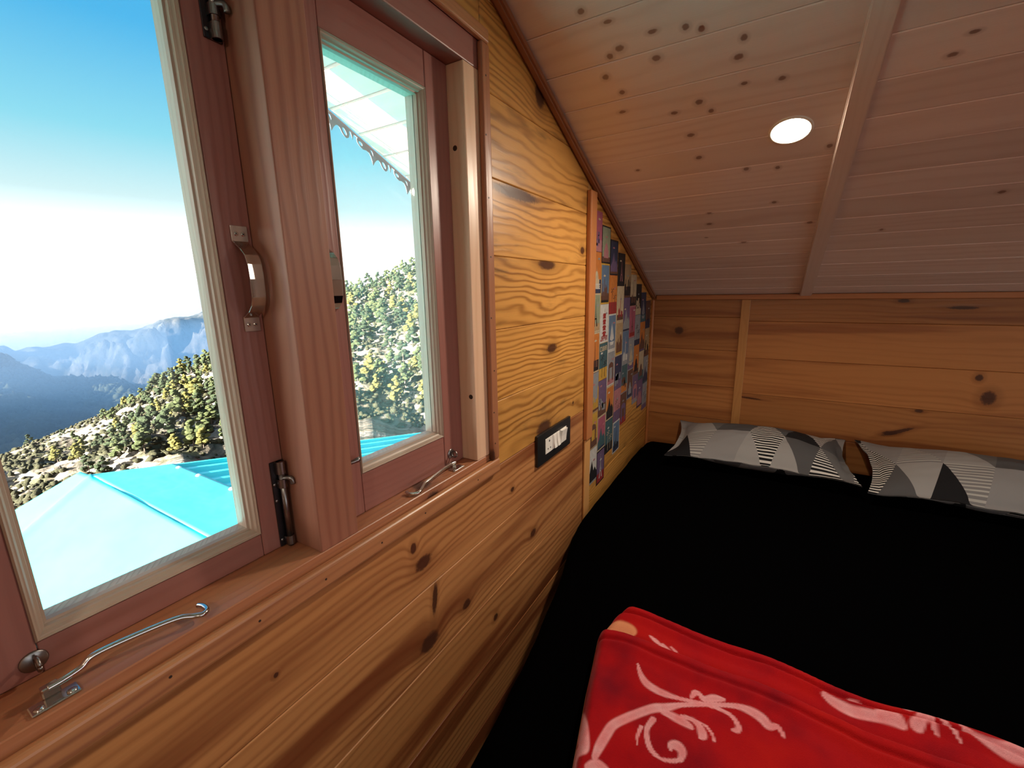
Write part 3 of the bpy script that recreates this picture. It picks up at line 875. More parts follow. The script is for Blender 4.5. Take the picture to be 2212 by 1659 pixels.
# ------------------------------------------------------------------ red plush blanket with a printed scroll pattern
STROKES=[
 [(0.348,-1.477,0.0016),(0.357,-1.493,0.0033),(0.371,-1.507,0.0051),(0.391,-1.514,0.0051),(0.406,-1.515,0.0045),(0.425,-1.512,0.0028),(0.449,-1.504,0.0026),(0.465,-1.499,0.0028)],
 [(0.335,-1.672,0.0035),(0.336,-1.654,0.0053),(0.339,-1.631,0.0059),(0.343,-1.61,0.006),(0.356,-1.589,0.0061),(0.373,-1.568,0.0059),(0.393,-1.549,0.006),(0.411,-1.538,0.0053),(0.43,-1.523,0.0032),(0.45,-1.51,0.0032),(0.472,-1.496,0.0032),(0.497,-1.483,0.0029),(0.517,-1.475,0.0039),(0.537,-1.474,0.0059),(0.551,-1.478,0.0065),(0.56,-1.485,0.0052),(0.572,-1.481,0.0029),(0.58,-1.493,0.0023)],
 [(0.445,-1.498,0.0019),(0.449,-1.485,0.0039),(0.456,-1.484,0.0031),(0.464,-1.49,0.0039),(0.479,-1.48,0.0052),(0.494,-1.475,0.002)],
 [(0.472,-1.499,0.0019),(0.493,-1.495,0.0023),(0.508,-1.498,0.0028),(0.517,-1.508,0.0032),(0.517,-1.518,0.0032),(0.509,-1.521,0.0013)],
 [(0.407,-1.547,0.0037),(0.422,-1.547,0.005),(0.438,-1.548,0.0056),(0.451,-1.551,0.0037),(0.455,-1.553,0.0015)],
 [(0.437,-1.539,0.0019),(0.453,-1.538,0.0031),(0.464,-1.543,0.0043),(0.47,-1.554,0.0055),(0.468,-1.561,0.0025)],
 [(0.461,-1.536,0.0012),(0.473,-1.537,0.0017),(0.483,-1.545,0.0019),(0.487,-1.555,0.0012)],
 [(0.397,-1.568,0.0037),(0.392,-1.586,0.003),(0.395,-1.601,0.003),(0.403,-1.615,0.0033),(0.413,-1.621,0.0026),(0.423,-1.622,0.0021),(0.437,-1.617,0.0024),(0.447,-1.61,0.0024)],
 [(0.447,-1.61,0.003),(0.447,-1.598,0.0048),(0.439,-1.592,0.006),(0.431,-1.595,0.0042),(0.431,-1.601,0.0024)],
 [(0.383,-1.589,0.0024),(0.382,-1.606,0.0018),(0.385,-1.621,0.0009)],
 [(0.282,-1.591,0.0012),(0.288,-1.612,0.0061),(0.298,-1.629,0.0066),(0.308,-1.649,0.0071),(0.316,-1.669,0.0064),(0.303,-1.672,0.0093),(0.302,-1.687,0.0081),(0.308,-1.702,0.0068)],
 [(0.332,-1.69,0.0046),(0.342,-1.681,0.0069),(0.354,-1.679,0.0046)],
 [(0.259,-1.366,0.0104),(0.28,-1.36,0.0163),(0.303,-1.36,0.0103),(0.304,-1.374,0.0037)],
 [(0.343,-1.355,0.0015),(0.357,-1.362,0.0037),(0.367,-1.368,0.0022)],
 [(0.371,-1.364,0.0022),(0.381,-1.379,0.0072),(0.388,-1.385,0.0029)],
 [(0.387,-1.363,0.0015),(0.398,-1.372,0.0026),(0.402,-1.381,0.0012)],
 [(0.647,-1.345,0.0057),(0.665,-1.354,0.01),(0.686,-1.36,0.0114),(0.713,-1.358,0.01),(0.74,-1.356,0.0072),(0.75,-1.361,0.0029)],
 [(0.723,-1.355,0.0115),(0.738,-1.352,0.0144),(0.748,-1.358,0.0086)],
 [(0.798,-1.294,0.0061),(0.783,-1.323,0.0083),(0.768,-1.352,0.0102)],
 [(0.795,-1.298,0.0045),(0.791,-1.335,0.0059),(0.793,-1.353,0.0023)],
 [(0.801,-1.292,0.0046),(0.811,-1.319,0.0054),(0.822,-1.346,0.0024)],
 [(0.831,-1.295,0.0031),(0.84,-1.319,0.0075),(0.864,-1.326,0.0136),(0.886,-1.324,0.0182),(0.906,-1.309,0.0185)],
 [(0.828,-1.295,0.003),(0.85,-1.293,0.0037)],
 [(0.683,-1.336,0.0035),(0.698,-1.337,0.0029)],
 [(0.764,-1.32,0.0059),(0.778,-1.308,0.0042)]]

def cat(pts, n=6):
    return np.array([tuple(v) for v in smooth_path(pts, n)])
def blanket_h(x, y):
    """height of the folded blanket: hem roll, lower layer, fold roll, upper layer"""
    bow = 0.010 * math.sin((x - 0.2) * 9.0) + 0.006 * math.sin(x * 23.0 + 1.0)
    t = (-1.292 + bow) - y                                   # distance from the far edge
    t2 = t - 0.124 - 0.010 * math.sin(x * 6.0 + 0.6)
    z = 0.0
    z += 0.040 * float(sst(0, 0.014, t)) - 0.010 * math.exp(-((t - 0.030) / 0.0045) ** 2) - 0.008 * float(sst(0.03, 0.06, t))
    z += 0.042 * float(sst(-0.004, 0.012, t2)) - 0.007 * math.exp(-((t2 - 0.030) / 0.005) ** 2) - 0.006 * float(sst(0.03, 0.06, t2))
    z += 0.012 * nz(x, y, 6.0, 3.0) * float(sst(0.0, 0.05, t)) + 0.004 * nz(x, y, 18.0, 8.0) * float(sst(0.0, 0.03, t))
    z += 0.022 * math.exp(-((x - 0.80) / 0.10) ** 2) * float(sst(0.0, 0.04, t)) * math.exp(-max(0.0, t) / 0.12)
    return 0.4265 + z
def bl_left(y):
    return float(np.interp(y, [-1.97, -1.70, -1.55, -1.43, -1.40, -1.375, -1.33, -1.29], [0.335, 0.304, 0.272, 0.250, 0.244, 0.246, 0.254, 0.270]))
nb, mb = 300, 420
P = np.zeros((nb, mb, 3))
for i in range(nb):
    y = -1.955 + (-1.285 + 1.955) * i / (nb - 1)
    xl, xr = bl_left(y), 1.55
    for j in range(mb):
        s = j / (mb - 1)
        x = xl + (xr - xl) * s ** 1.35
        q = x - xl
        z = blanket_h(x, y)
        drop = 1 - math.sqrt(max(0.0, 1 - (1 - min(1.0, q / 0.022)) ** 2))
        d2 = 1 - math.sqrt(max(0.0, 1 - (1 - min(1.0, (y + 1.955) / 0.02)) ** 2))
        d3 = 1 - math.sqrt(max(0.0, 1 - (1 - min(1.0, (xr - x) / 0.02)) ** 2))
        z = 0.4265 + (z - 0.4265) * (1 - max(drop, d2, d3) * 0.98)
        P[i, j] = (x, y, z)
pl = NT('red_plush')
at = pl.n('VertexColor', layer_name='print')
ob = pl.n('TexCoord').outputs['Object']
fz = pl.noise(ob, 900, 2)
big = pl.noise(ob, 9, 3)
base = pl.ramp(big, [(0.25, (0.20, 0.001, 0.010)), (0.5, (0.42, 0.002, 0.006)), (0.75, (0.52, 0.006, 0.003))])
tint = pl.mix(pl.noise(ob, 45, 3), (0.92, 0.20, 0.22), (1.0, 0.62, 0.66))
sepc = pl.n('SeparateColor')
pl.t.links.new(at.outputs['Color'], sepc.inputs[0])
c = pl.mix(sepc.outputs[0], base, tint)
c = pl.mix(sepc.outputs[1], c, (0.80, 0.34, 0.17))
c = pl.mix(sepc.outputs[2], c, (0.55, 0.40, 0.18))
c = pl.mix(pl.math('MULTIPLY', fz, 0.35), c, (0.1, 0.0, 0.0), 'MULTIPLY')
pl.bsdf(c, 0.9, bump=fz, bstr=0.5, bdist=0.002, Sheen_Weight=0.06, Sheen_Roughness=0.4, Specular_IOR_Level=0.15)
blanket = grid_mesh('blanket', P, pl.m)
tag(blanket, 'folded red plush blanket with pale pink scroll print on the black bed', 'blanket')
Q = P.reshape(-1, 3)
pr = np.zeros(len(Q))
sal = np.zeros(len(Q))
for si, st in enumerate(STROKES):
    c2 = cat([(a, b, w) for a, b, w in st], 8)
    lo, hi = c2[:, :2].min(0) - 0.03, c2[:, :2].max(0) + 0.03
    sel = np.where((Q[:, 0] > lo[0]) & (Q[:, 0] < hi[0]) & (Q[:, 1] > lo[1]) & (Q[:, 1] < hi[1]))[0]
    if not len(sel): continue
    best = np.full(len(sel), 9.0)
    for a, b in zip(c2, c2[1:]):
        ab = b[:2] - a[:2]
        L2 = max(ab @ ab, 1e-12)
        t = np.clip(((Q[sel, :2] - a[:2]) @ ab) / L2, 0, 1)
        d = np.linalg.norm(Q[sel, :2] - (a[:2] + t[:, None] * ab), axis=1)
        w = np.maximum((a[2] + (b[2] - a[2]) * t) * (1.25 if si < 16 else 0.85), 0.0014)
        best = np.minimum(best, d / w)
    m = 1 - sst(0.75, 1.25, best)
    core = 0.80 + 0.20 * np.clip(best, 0, 1) ** 1.5
    tgt = sal if si == 12 else pr
    tgt[sel] = np.maximum(tgt[sel], m * core)
# more of the scroll print on the part of the blanket beyond the picture
rng = np.random.default_rng(3)
edge = 1 - sst(0.002, 0.006, Q[:, 0] - np.array([bl_left(y) for y in Q[:, 1]]))
ca = blanket.data.color_attributes.new('print', 'FLOAT_COLOR', 'POINT')
ca.data.foreach_set('color', np.stack([pr * 0.95, sal, edge * 0.8, np.ones(len(Q))], 1).ravel().astype(np.float32))

# ------------------------------------------------------------------ pillows
pt = NT('patchwork_cotton')
uvn = pt.n('UVMap').outputs[0]
sep = pt.n('SeparateXYZ')
pt.t.links.new(uvn, sep.inputs[0])
off = pt.math('MULTIPLY', pt.n('ObjectInfo').outputs['Random'], 8.0)
ux, uy = pt.math('MULTIPLY_ADD', sep.outputs[0], 3.7, off), pt.math('MULTIPLY_ADD', sep.outputs[1], 2.3, 0.2)
s_ = pt.math('SUBTRACT', ux, pt.math('MULTIPLY', uy, 0.5))
fs, ft = pt.math('FRACT', s_), pt.math('FRACT', uy)
upm = pt.math('GREATER_THAN', pt.math('ADD', fs, ft), 1.0)
wn_ = pt.n('TexWhiteNoise', noise_dimensions='3D')
pt.put(wn_.inputs[0], pt.comb(pt.math('FLOOR', s_), pt.math('FLOOR', uy), upm))
rv = wn_.outputs['Value']
plainc = pt.ramp(rv, [(0.0, (0.25, 0.245, 0.25)), (0.16, (0.085, 0.085, 0.09)), (0.30, (0.012, 0.012, 0.014)), (0.42, (0.30, 0.295, 0.295)), (0.52, (0.13, 0.128, 0.13))], 'CONSTANT')
def stripes(n, duty): return pt.math('GREATER_THAN', pt.math('FRACT', pt.math('MULTIPLY', uy, n)), duty)
st1 = pt.mix(stripes(15.0, 0.55), (0.010, 0.010, 0.012), (0.62, 0.60, 0.57))
st2 = pt.mix(stripes(15.0, 0.60), (0.20, 0.195, 0.20), (0.42, 0.41, 0.39))
c = pt.mix(pt.math('GREATER_THAN', rv, 0.60), plainc, st1)
c = pt.mix(pt.math('GREATER_THAN', rv, 0.84), c, st2)
pt.bsdf(c, 0.9, bump=pt.noise(uvn, 500, 2), bstr=0.25, bdist=0.0006, Specular_IOR_Level=0.2)
def pillow(cx, cy, L, Wd, H, rz, tilt, label, seed):
    """stuffed case: full body, pinched corners, flat sewn flange, wrinkles"""
    n, m = 91, 55
    sides = []
    for sgn in (1, -1):
        P = np.zeros((n, m, 3)); UV = np.zeros((n, m, 2))
        for i in range(n):
            for j in range(m):
                a, b = -1 + 2 * i / (n - 1), -1 + 2 * j / (m - 1)
                x = a * L / 2 * (1 + 0.05 * abs(a * b) ** 2.2 - 0.045 * (1 - b * b) * abs(a) ** 4)
                y = b * Wd / 2 * (1 + 0.10 * abs(a * b) ** 2.2 - 0.05 * (1 - a * a) * abs(b) ** 4)
                ia, ib = min(1, abs(a) / 0.93), min(1, abs(b) / 0.90)
                h = max(0.0, (1 - ia ** 2.2) * (1 - ib ** 2.0)) ** 0.66
                wr = 1 + 0.10 * nz(a, b, 2.6, seed) + 0.05 * nz(a, b, 7.0, seed + 4)
                z = sgn * H / 2 * h * wr + 0.0015 * sgn
                edge_ = max(abs(a), abs(b))
                z += 0.010 * nz(a * 1.0, b, 4.0, seed + 9) * float(sst(0.8, 1.0, edge_))
                P[i, j] = (x, y, z); UV[i, j] = ((a + 1) / 2 * L, (b + 1) / 2 * Wd + (0.37 if sgn < 0 else 0))
        sides.append((P, UV / 0.45))
    o = grid_mesh('pillow', sides[0][0], pt.m, uv=sides[0][1])
    u = grid_mesh('case_back', sides[1][0], pt.m, o, uv=sides[1][1])
    u.data.flip_normals()
    o.rotation_euler = (tilt, 0, rz)
    o.location = (cx, cy, 0.0)
    bpy.context.view_layer.update()
    lo = min((o.matrix_world @ Vector(p)).z for p in sides[1][0].reshape(-1, 3)[::7])
    o.location.z = 0.453 - lo
    tag(o, label, 'pillow', 'patchwork pillows at the head of the bed')
    return o
pillow(0.495, -0.205, 0.62, 0.36, 0.15, 0.02, math.radians(6), 'grey and black patchwork pillow lying nearer the postcard wall', 1.3)
pillow(1.195, -0.225, 0.68, 0.38, 0.145, -0.02, math.radians(7), 'grey and black patchwork pillow with a crumpled flange, further from the postcard wall', 6.1)

# ------------------------------------------------------------------ postcards on the gable wall
CW, CH = 0.0875, 0.1320
cols_ = [(-0.8305, [1.439, 1.302, 1.170, 1.042, 0.904, 0.766, 0.632]), (-0.7425, [1.399, 1.268, 1.132, 0.998, 0.865, 0.732, 0.600]),
         (-0.6535, [1.355, 1.231, 1.094, 0.960, 0.826, 0.692]), (-0.5605, [1.318, 1.193, 1.060, 0.927, 0.794, 0.661]),
         (-0.4725, [1.282, 1.149, 1.016, 0.883, 0.758]), (-0.3845, [1.246, 1.113, 0.980, 0.847]), (-0.2965, [1.205, 1.072, 0.939, 0.806]),
         (-0.2085, [1.168, 1.035, 0.902, 0.769]), (-0.1170, [1.132, 0.999, 0.866, 0.735])]
PAL = dict(pink=(0.42, 0.10, 0.16), orange=(0.62, 0.20, 0.04), green=(0.30, 0.33, 0.22), grey=(0.30, 0.31, 0.33), navy=(0.03, 0.04, 0.09), cream=(0.58, 0.46, 0.30),
           blue=(0.12, 0.19, 0.30), teal=(0.05, 0.12, 0.14), black=(0.012, 0.011, 0.014), white=(0.66, 0.64, 0.60), red=(0.34, 0.03, 0.03), brown=(0.14, 0.06, 0.04),
           yellow=(0.60, 0.34, 0.05), violet=(0.16, 0.10, 0.20), sand=(0.45, 0.30, 0.16), rose=(0.50, 0.20, 0.22))
card_m = {k: plain('print_' + k, tuple(x * 0.7 for x in v), 0.6, var=0.3, scale=70) for k, v in PAL.items()}
# (sky colour, lower colour, motif, motif colour, border colour, title) from top to bottom of each column
SPEC = [
 [('pink', 'rose', 'blocks', 'violet', None, ''), ('orange', 'navy', 'dome', 'cream', None, 'VENICE'), ('green', 'sand', 'tower', 'black', 'cream', ''), ('orange', 'black', 'spire', 'brown', 'cream', ''),
  ('grey', 'brown', 'skyline', 'yellow', None, ''), ('yellow', 'brown', 'arch', 'brown', 'sand', ''), ('white', 'grey', 'peak', 'black', None, '')],
 [('green', 'brown', 'dome', 'rose', 'black', ''), ('blue', 'black', 'skyline', 'brown', 'yellow', ''), ('white', 'white', 'pagoda', 'red', 'white', 'JAPAN'), ('teal', 'yellow', 'palm', 'black', None, 'CUBA'),
  ('violet', 'brown', 'blocks', 'grey', None, ''), ('pink', 'navy', 'peak', 'teal', 'cream', ''), ('violet', 'red', 'tower', 'white', 'black', '')],
 [('navy', 'brown', 'peak', 'violet', 'black', ''), ('orange', 'red', 'palm', 'brown', None, ''), ('blue', 'grey', 'boat', 'white', 'white', ''), ('grey', 'rose', 'arch', 'brown', 'white', ''),
  ('orange', 'black', 'peak', 'black', 'cream', ''), ('teal', 'black', 'palm', 'cream', None, '')],
 [('black', 'black', 'tower', 'rose', 'black', ''), ('cream', 'brown', 'spire', 'red', 'cream', ''), ('sand', 'yellow', 'skyline', 'brown', 'cream', ''), ('navy', 'violet', 'blocks', 'grey', None, ''),
  ('rose', 'violet', 'palm', 'brown', None, ''), ('blue', 'navy', 'spire', 'black', 'white', '')],
 [('sand', 'brown', 'skyline', 'black', None, ''), ('violet', 'navy', 'peak', 'grey', None, ''), ('blue', 'grey', 'spire', 'white', None, ''), ('teal', 'orange', 'blocks', 'brown', 'grey', ''), ('brown', 'red', 'arch', 'violet', None, '')],
 [('cream', 'black', 'spire', 'brown', None, ''), ('pink', 'red', 'tower', 'brown', 'rose', ''), ('grey', 'violet', 'boat', 'cream', None, ''), ('brown', 'navy', 'dome', 'grey', 'grey', '')],
 [('black', 'cream', 'blocks', 'cream', None, ''), ('grey', 'navy', 'palm', 'black', None, ''), ('orange', 'brown', 'dome', 'black', None, ''), ('violet', 'grey', 'arch', 'rose', None, '')],
 [('navy', 'teal', 'boat', 'grey', None, ''), ('orange', 'violet', 'peak', 'brown', None, ''), ('cream', 'teal', 'dome', 'brown', None, ''), ('violet', 'navy', 'skyline', 'rose', None, '')],
 [('brown', 'navy', 'tower', 'black', None, ''), ('sand', 'brown', 'blocks', 'black', None, ''), ('grey', 'teal', 'peak', 'navy', None, ''), ('grey', 'violet', 'palm', 'navy', None, '')]]
MOT = dict(blocks='clustered houses', dome='a domed building', tower='a lattice tower', spire='a tall spire', skyline='a city skyline', arch='an arched gate',
           peak='a mountain peak', pagoda='a pagoda', palm='palm trees', boat='a sailing boat')
GLYPH = {'V': '101101101101010', 'E': '111100110100111', 'N': '111101101101101', 'I': '111010010010111', 'C': '111100100100111', 'J': '001001001101111', 'A': '111101111101101',
         'P': '111101111100100', 'U': '101101101101111', 'B': '110101110101110'}
def motif(kind, r):
    """silhouettes in card units, 0..1 wide and 0..1 high"""
    if kind == 'tower': return [[(.30, .1), (.40, .1), (.47, .45), (.49, .85), (.51, .85), (.53, .45), (.60, .1), (.70, .1), (.56, .5), (.51, .88), (.49, .88), (.44, .5)], [(.38, .3), (.62, .3), (.62, .34), (.38, .34)]]
    if kind == 'spire': return [[(.46, .1), (.54, .1), (.53, .55), (.5, .85), (.47, .55)], [(.2, .08), (.4, .08), (.4, .3), (.3, .38), (.2, .3)], [(.62, .08), (.85, .08), (.85, .24), (.62, .28)]]
    if kind == 'dome': return [[(.2, .1), (.8, .1), (.8, .34), (.2, .34)], [(.3, .34)] + [(.5 - .2 * math.cos(a), .34 + .2 * math.sin(a)) for a in [PI * k / 10 for k in range(1, 10)]] + [(.7, .34)], [(.485, .53), (.515, .53), (.5, .68)]]
    if kind == 'skyline':
        out, x = [], .04
        while x < .92:
            w, h = r.uniform(.06, .14), r.uniform(.15, .55)
            out.append([(x, .05), (x + w, .05), (x + w, .05 + h), (x + w * .5, .07 + h * 1.08), (x, .05 + h)]); x += w + .012
        return out
    if kind == 'blocks': return [[(x, y), (x + w, y), (x + w, y + h), (x, y + h)] for x, y, w, h in [(r.uniform(.05, .7), r.uniform(.08, .4), r.uniform(.12, .25), r.uniform(.08, .22)) for _ in range(7)]]
    if kind == 'arch': return [[(.15, .08), (.3, .08), (.3, .5), (.15, .5)], [(.7, .08), (.85, .08), (.85, .5), (.7, .5)], [(.12, .5), (.88, .5), (.8, .62), (.5, .68), (.2, .62)]]
    if kind == 'peak': return [[(.0, .05), (1.0, .05), (1.0, .25), (.78, .42), (.62, .34), (.42, .66), (.2, .34), (.0, .22)]]
    if kind == 'pagoda': return [[(.30 - k * .0, .12 + k * .17), (.70, .12 + k * .17), (.66, .2 + k * .17), (.34, .2 + k * .17)] for k in range(4)] + [[(.2 + k * .03, .2 + k * .17), (.8 - k * .03, .2 + k * .17), (.66, .27 + k * .17), (.34, .27 + k * .17)] for k in range(4)] + [[(.485, .8), (.515, .8), (.5, .95)]]
    if kind == 'palm':
        out = []
        for cx, h in ((.35, .62), (.68, .45)):
            out.append([(cx - .02, .06), (cx + .02, .06), (cx + .05, h), (cx + .02, h)])
            for a in range(0, 360, 60):
                A = math.radians(a + 20); d = (math.cos(A), math.sin(A) * .6 - .1)
                out.append([(cx + .035, h), (cx + .035 + d[0] * .12 - d[1] * .04, h + d[1] * .12 + d[0] * .04), (cx + .035 + d[0] * .24, h + d[1] * .2)])
        return out
    return [[(.2, .2), (.8, .2), (.7, .1), (.3, .1)], [(.48, .22), (.48, .8), (.22, .28)], [(.52, .22), (.52, .7), (.78, .28)]]
cr_ = random.Random(5)
seen = {}
for (y0, tops), specs in zip(cols_, SPEC):
    for k, (zt, (sky, low, mot, mc, bd, title)) in enumerate(zip(tops, specs)):
        y1 = y0 + CW
        z1 = min(zt, slope(y1) - 0.035)
        nxt = tops[k + 1] if k + 1 < len(tops) else zt - CH
        z0 = nxt + 0.0008
        mats, me_f, vv = [], [], []
        def slotm(n):
            if n not in mats: mats.append(n)
            return mats.index(n)
        lift = 0.0012 + cr_.uniform(0, 0.0006)
        bm = bmesh.new()
        def poly(pts, m, h):
            f = bm.faces.new([bm.verts.new((lift + h, y0 + a * CW, z0 + b * (z1 - z0))) for a, b in pts])
            f.material_index = slotm(m)
        mb_ = bd or low
        # body of the card, real thickness
        q = box(bm, 0.0006, lift, y0 + 0.0006, y1 - 0.0006, z0, z1)
        for f in bm.faces: f.material_index = slotm(mb_)
        e = 0.055 if bd else 0.008
        hz = cr_.uniform(0.16, 0.34)
        poly([(e, hz), (1 - e, hz), (1 - e, 1 - e * .7), (e, 1 - e * .7)], sky, 0.00012)
        poly([(e, e * .7), (1 - e, e * .7), (1 - e, hz), (e, hz)], low, 0.00012)
        for i, s in enumerate(cr_.sample(['cream', 'grey', 'rose', 'white'], 1)):
            a, b = cr_.uniform(.1, .6), cr_.uniform(.62, .85)
            poly([(a, b), (a + .18, b - .02), (a + .3, b + .015), (a + .12, b + .04)], s, 0.00020)
        for pg in motif(mot, cr_):
            poly([(e + a * (1 - 2 * e), e + b * (1 - 1.6 * e)) for a, b in pg], mc, 0.00028)
        if title:
            zc = {'VENICE': 0.10, 'JAPAN': 0.05, 'CUBA': 0.78}[title]
            tcol = {'VENICE': 'white', 'JAPAN': 'red', 'CUBA': 'cream'}[title]
            n = len(title)
            lw = 0.84 / n
            for i, chr_ in enumerate(title):
                for b, on_ in enumerate(GLYPH[chr_]):
                    if on_ == '1':
                        a0, b0 = 0.08 + i * lw + (b % 3) * lw * 0.27, zc + (4 - b // 3) * 0.026
                        poly([(a0, b0), (a0 + lw * .29, b0), (a0 + lw * .29, b0 + .027), (a0, b0 + .027)], tcol, 0.00036)
        o = fin('postcard', bm, [card_m[n] for n in mats])
        lab = f'{sky} and {low} travel postcard showing {MOT[mot]} in {mc}'
        if bd: lab += f', {bd} border'
        if title: lab += f', titled {title}'
        tag(o, lab, 'postcard', 'travel postcards on the gable wall')


# ------------------------------------------------------------------ outside: fretwork fringe under the eave
PER = 0.1450
out_ = [(0, -.03), (1, -.03), (1, .02), (.985, .02), (.965, .07), (.945, .15), (.925, .07), (.905, .02), (.87, .03), (.875, .10), (.85, .17), (.80, .215), (.74, .215), (.69, .18), (.65, .125), (.60, .11),
        (.55, .15), (.50, .22), (.445, .32), (.425, .24), (.40, .17), (.35, .125), (.28, .125), (.20, .16), (.12, .155), (.06, .115), (.045, .06), (.07, .02), (0, .02)]
holes = [[(.14 + .05 * math.cos(a), .085 + .035 * math.sin(a)) for a in [2 * PI * k / 12 for k in range(12)]],
         [(.36, .05), (.40, .055), (.44, .10), (.47, .13), (.455, .06), (.43, .035)],
         [(.755 + .045 * math.cos(a) + .02 * math.sin(a), .12 + .055 * math.sin(a)) for a in [2 * PI * k / 12 for k in range(12)]]]
cu = bpy.data.curves.new('fringe_outline', 'CURVE')
cu.dimensions = '2D'
cu.fill_mode = 'BOTH'
cu.extrude = 0.0006
for pts in [out_] + holes:
    s = cu.splines.new('POLY')
    s.points.add(len(pts) - 1)
    s.use_cyclic_u = True
    for p, (a, b) in zip(s.points, pts): p.co = (a * PER, -b * PER, 0, 1)
tmp = bpy.data.objects.new('fringe_outline', cu)
col.objects.link(tmp)
bpy.context.view_layer.update()
dg = bpy.context.evaluated_depsgraph_get()
fm = bpy.data.meshes.new_from_object(tmp.evaluated_get(dg))
bpy.data.objects.remove(tmp)
fm.name = 'fringe_motif'
fm.materials.clear()
fm.materials.append(plain('painted_tin', (0.20, 0.17, 0.20), 0.5, 0.2))
fringe = empty('eave_fringe', (-0.6165, -1.0, slope(-1.0)))
tag(fringe, 'row of cut tin fretwork motifs hanging from the eave edge', 'fringe')
SH = Matrix(((0, 0, 1, 0), (1, 0, 0, 0), (-TT, 1, 0, 0), (0, 0, 0, 1)))     # along the slope, hanging plumb
k = 0
y = -1.272 - 0.445 * PER - 3 * PER
motm = fm.copy()
motm.transform(SH)
while y < 0.2:
    o = bpy.data.objects.new('fret_motif', motm)
    col.objects.link(o)
    adopt(o, fringe)
    o.location = (-0.6165, y, slope(y))
    y += PER

# ------------------------------------------------------------------ outbuilding with a turquoise metal roof
tq = NT('turquoise_paint')
ob = tq.n('NewGeometry').outputs['Position']
f = tq.noise(ob, 3.0, 3)
c = tq.mix(f, (0.045, 0.58, 0.64), (0.06, 0.66, 0.70))
sp_ = tq.n('TexVoronoi', feature='F1')
tq.put(sp_.inputs['Vector'], ob)
sp_.inputs['Scale'].default_value = 4.0
c = tq.mix(tq.sstep(sp_.outputs['Distance'], 0.05, 0.03, 0.0, 0.7), c, (0.7, 0.8, 0.8))
tq.bsdf(c, tq.math('MULTIPLY_ADD', f, 0.2, 0.4), bump=tq.noise(ob, 5.0, 2), bstr=0.25, bdist=0.02, Specular_IOR_Level=0.15)
tq = tq.m
shed = empty('outbuilding', (-1.7, -1.35, -2.6))
tag(shed, 'low outbuilding with a glossy turquoise metal roof just below the window', 'outbuilding')
bx('wall', (-3.05, -0.13, -3.2, 2.5, -2.6, -0.80), plain('render', (0.5, 0.47, 0.42), 0.9), shed)
YR, ZR = -1.34, 0.080
SR, SLF = 0.205, 0.33
def rz_(y): return ZR - SR * (y - YR) if y > YR else ZR - SLF * (YR - y)
# ribbed sheets running down the far slope
def ribbed(x0, x1, y0, y1):
    prof, x = [], x0
    while x < x1 - 0.001:
        for dx, h in ((0.0, 0.0), (0.105, 0.0), (0.125, 0.028), (0.165, 0.028)):
            if x + dx < x1: prof.append((x + dx, h))
        x += 0.185
    prof.append((x1, 0.0))
    n = 14
    P = np.array([[(px_, y0 + (y1 - y0) * i / n, rz_(y0 + (y1 - y0) * i / n) - 0.030 + h) for px_, h in prof] for i in range(n + 1)])
    o = grid_mesh('roof_sheet', P, tq, shed)
    o.data.polygons.foreach_set('use_smooth', [False] * len(o.data.polygons))
    o.modifiers.new('thickness', 'SOLIDIFY').thickness = 0.002
ribbed(-3.13, -1.65, -1.05, 2.6)
ribbed(-1.65, -0.12, -1.05, 2.6)
bb = bx('barge_board', (-3.16, -3.131, -1.05, 2.6, -0.06, 0.0), tq, shed)
for v in bb.data.vertices: v.co.z += rz_(v.co.y)
# smooth ridge cap: right wing, left sheet with a soft fold running out to the gable corner
n, m = 60, 24
P = np.zeros((n, m, 3))
for i in range(n):
    for j in range(m):
        x = -3.30 + 3.18 * i / (n - 1); y = YR + (0.44) * j / (m - 1)
        z = rz_(y) + 0.012 * nz(x, y, 2.6, 3.1) * (j / m) + 0.004
        z -= 0.05 * float(sst(-3.12, -3.32, x))
        P[i, j] = (x, y, z)
ridge_cap = grid_mesh('ridge_cap', P, tq, shed)
ridge_cap.modifiers.new('thickness', 'SOLIDIFY').thickness = -0.003
n, m = 90, 70
P = np.zeros((n, m, 3))
for i in range(n):
    for j in range(m):
        y = YR - 1.9 * j / (m - 1)
        x = -3.34 + 3.22 * i / (n - 1)
        z = rz_(y) + 0.004
        d = (x + 3.12) - 0.78 * (YR - y)                       # fold line from the ridge end to the lower left
        z -= 0.10 * max(0.0, -d) + 0.012 * math.exp(-(d / 0.03) ** 2) * -1.0
        z += 0.010 * nz(x, y, 1.8, 7.0)
        P[i, j] = (x, y, z)
sheet = grid_mesh('roof_sheet', P, tq, shed)
sheet.modifiers.new('thickness', 'SOLIDIFY').thickness = 0.003
for x in (-3.0, -2.72, -2.3, -1.8, -1.3):
    fin('screw', disc(bmesh.new(), (x, -0.925, rz_(-0.925) + 0.006), Z, 0.016, 0.012, 12, 0.010), plain('screw_cap', (0.8, 0.85, 0.85), 0.4), shed, True)

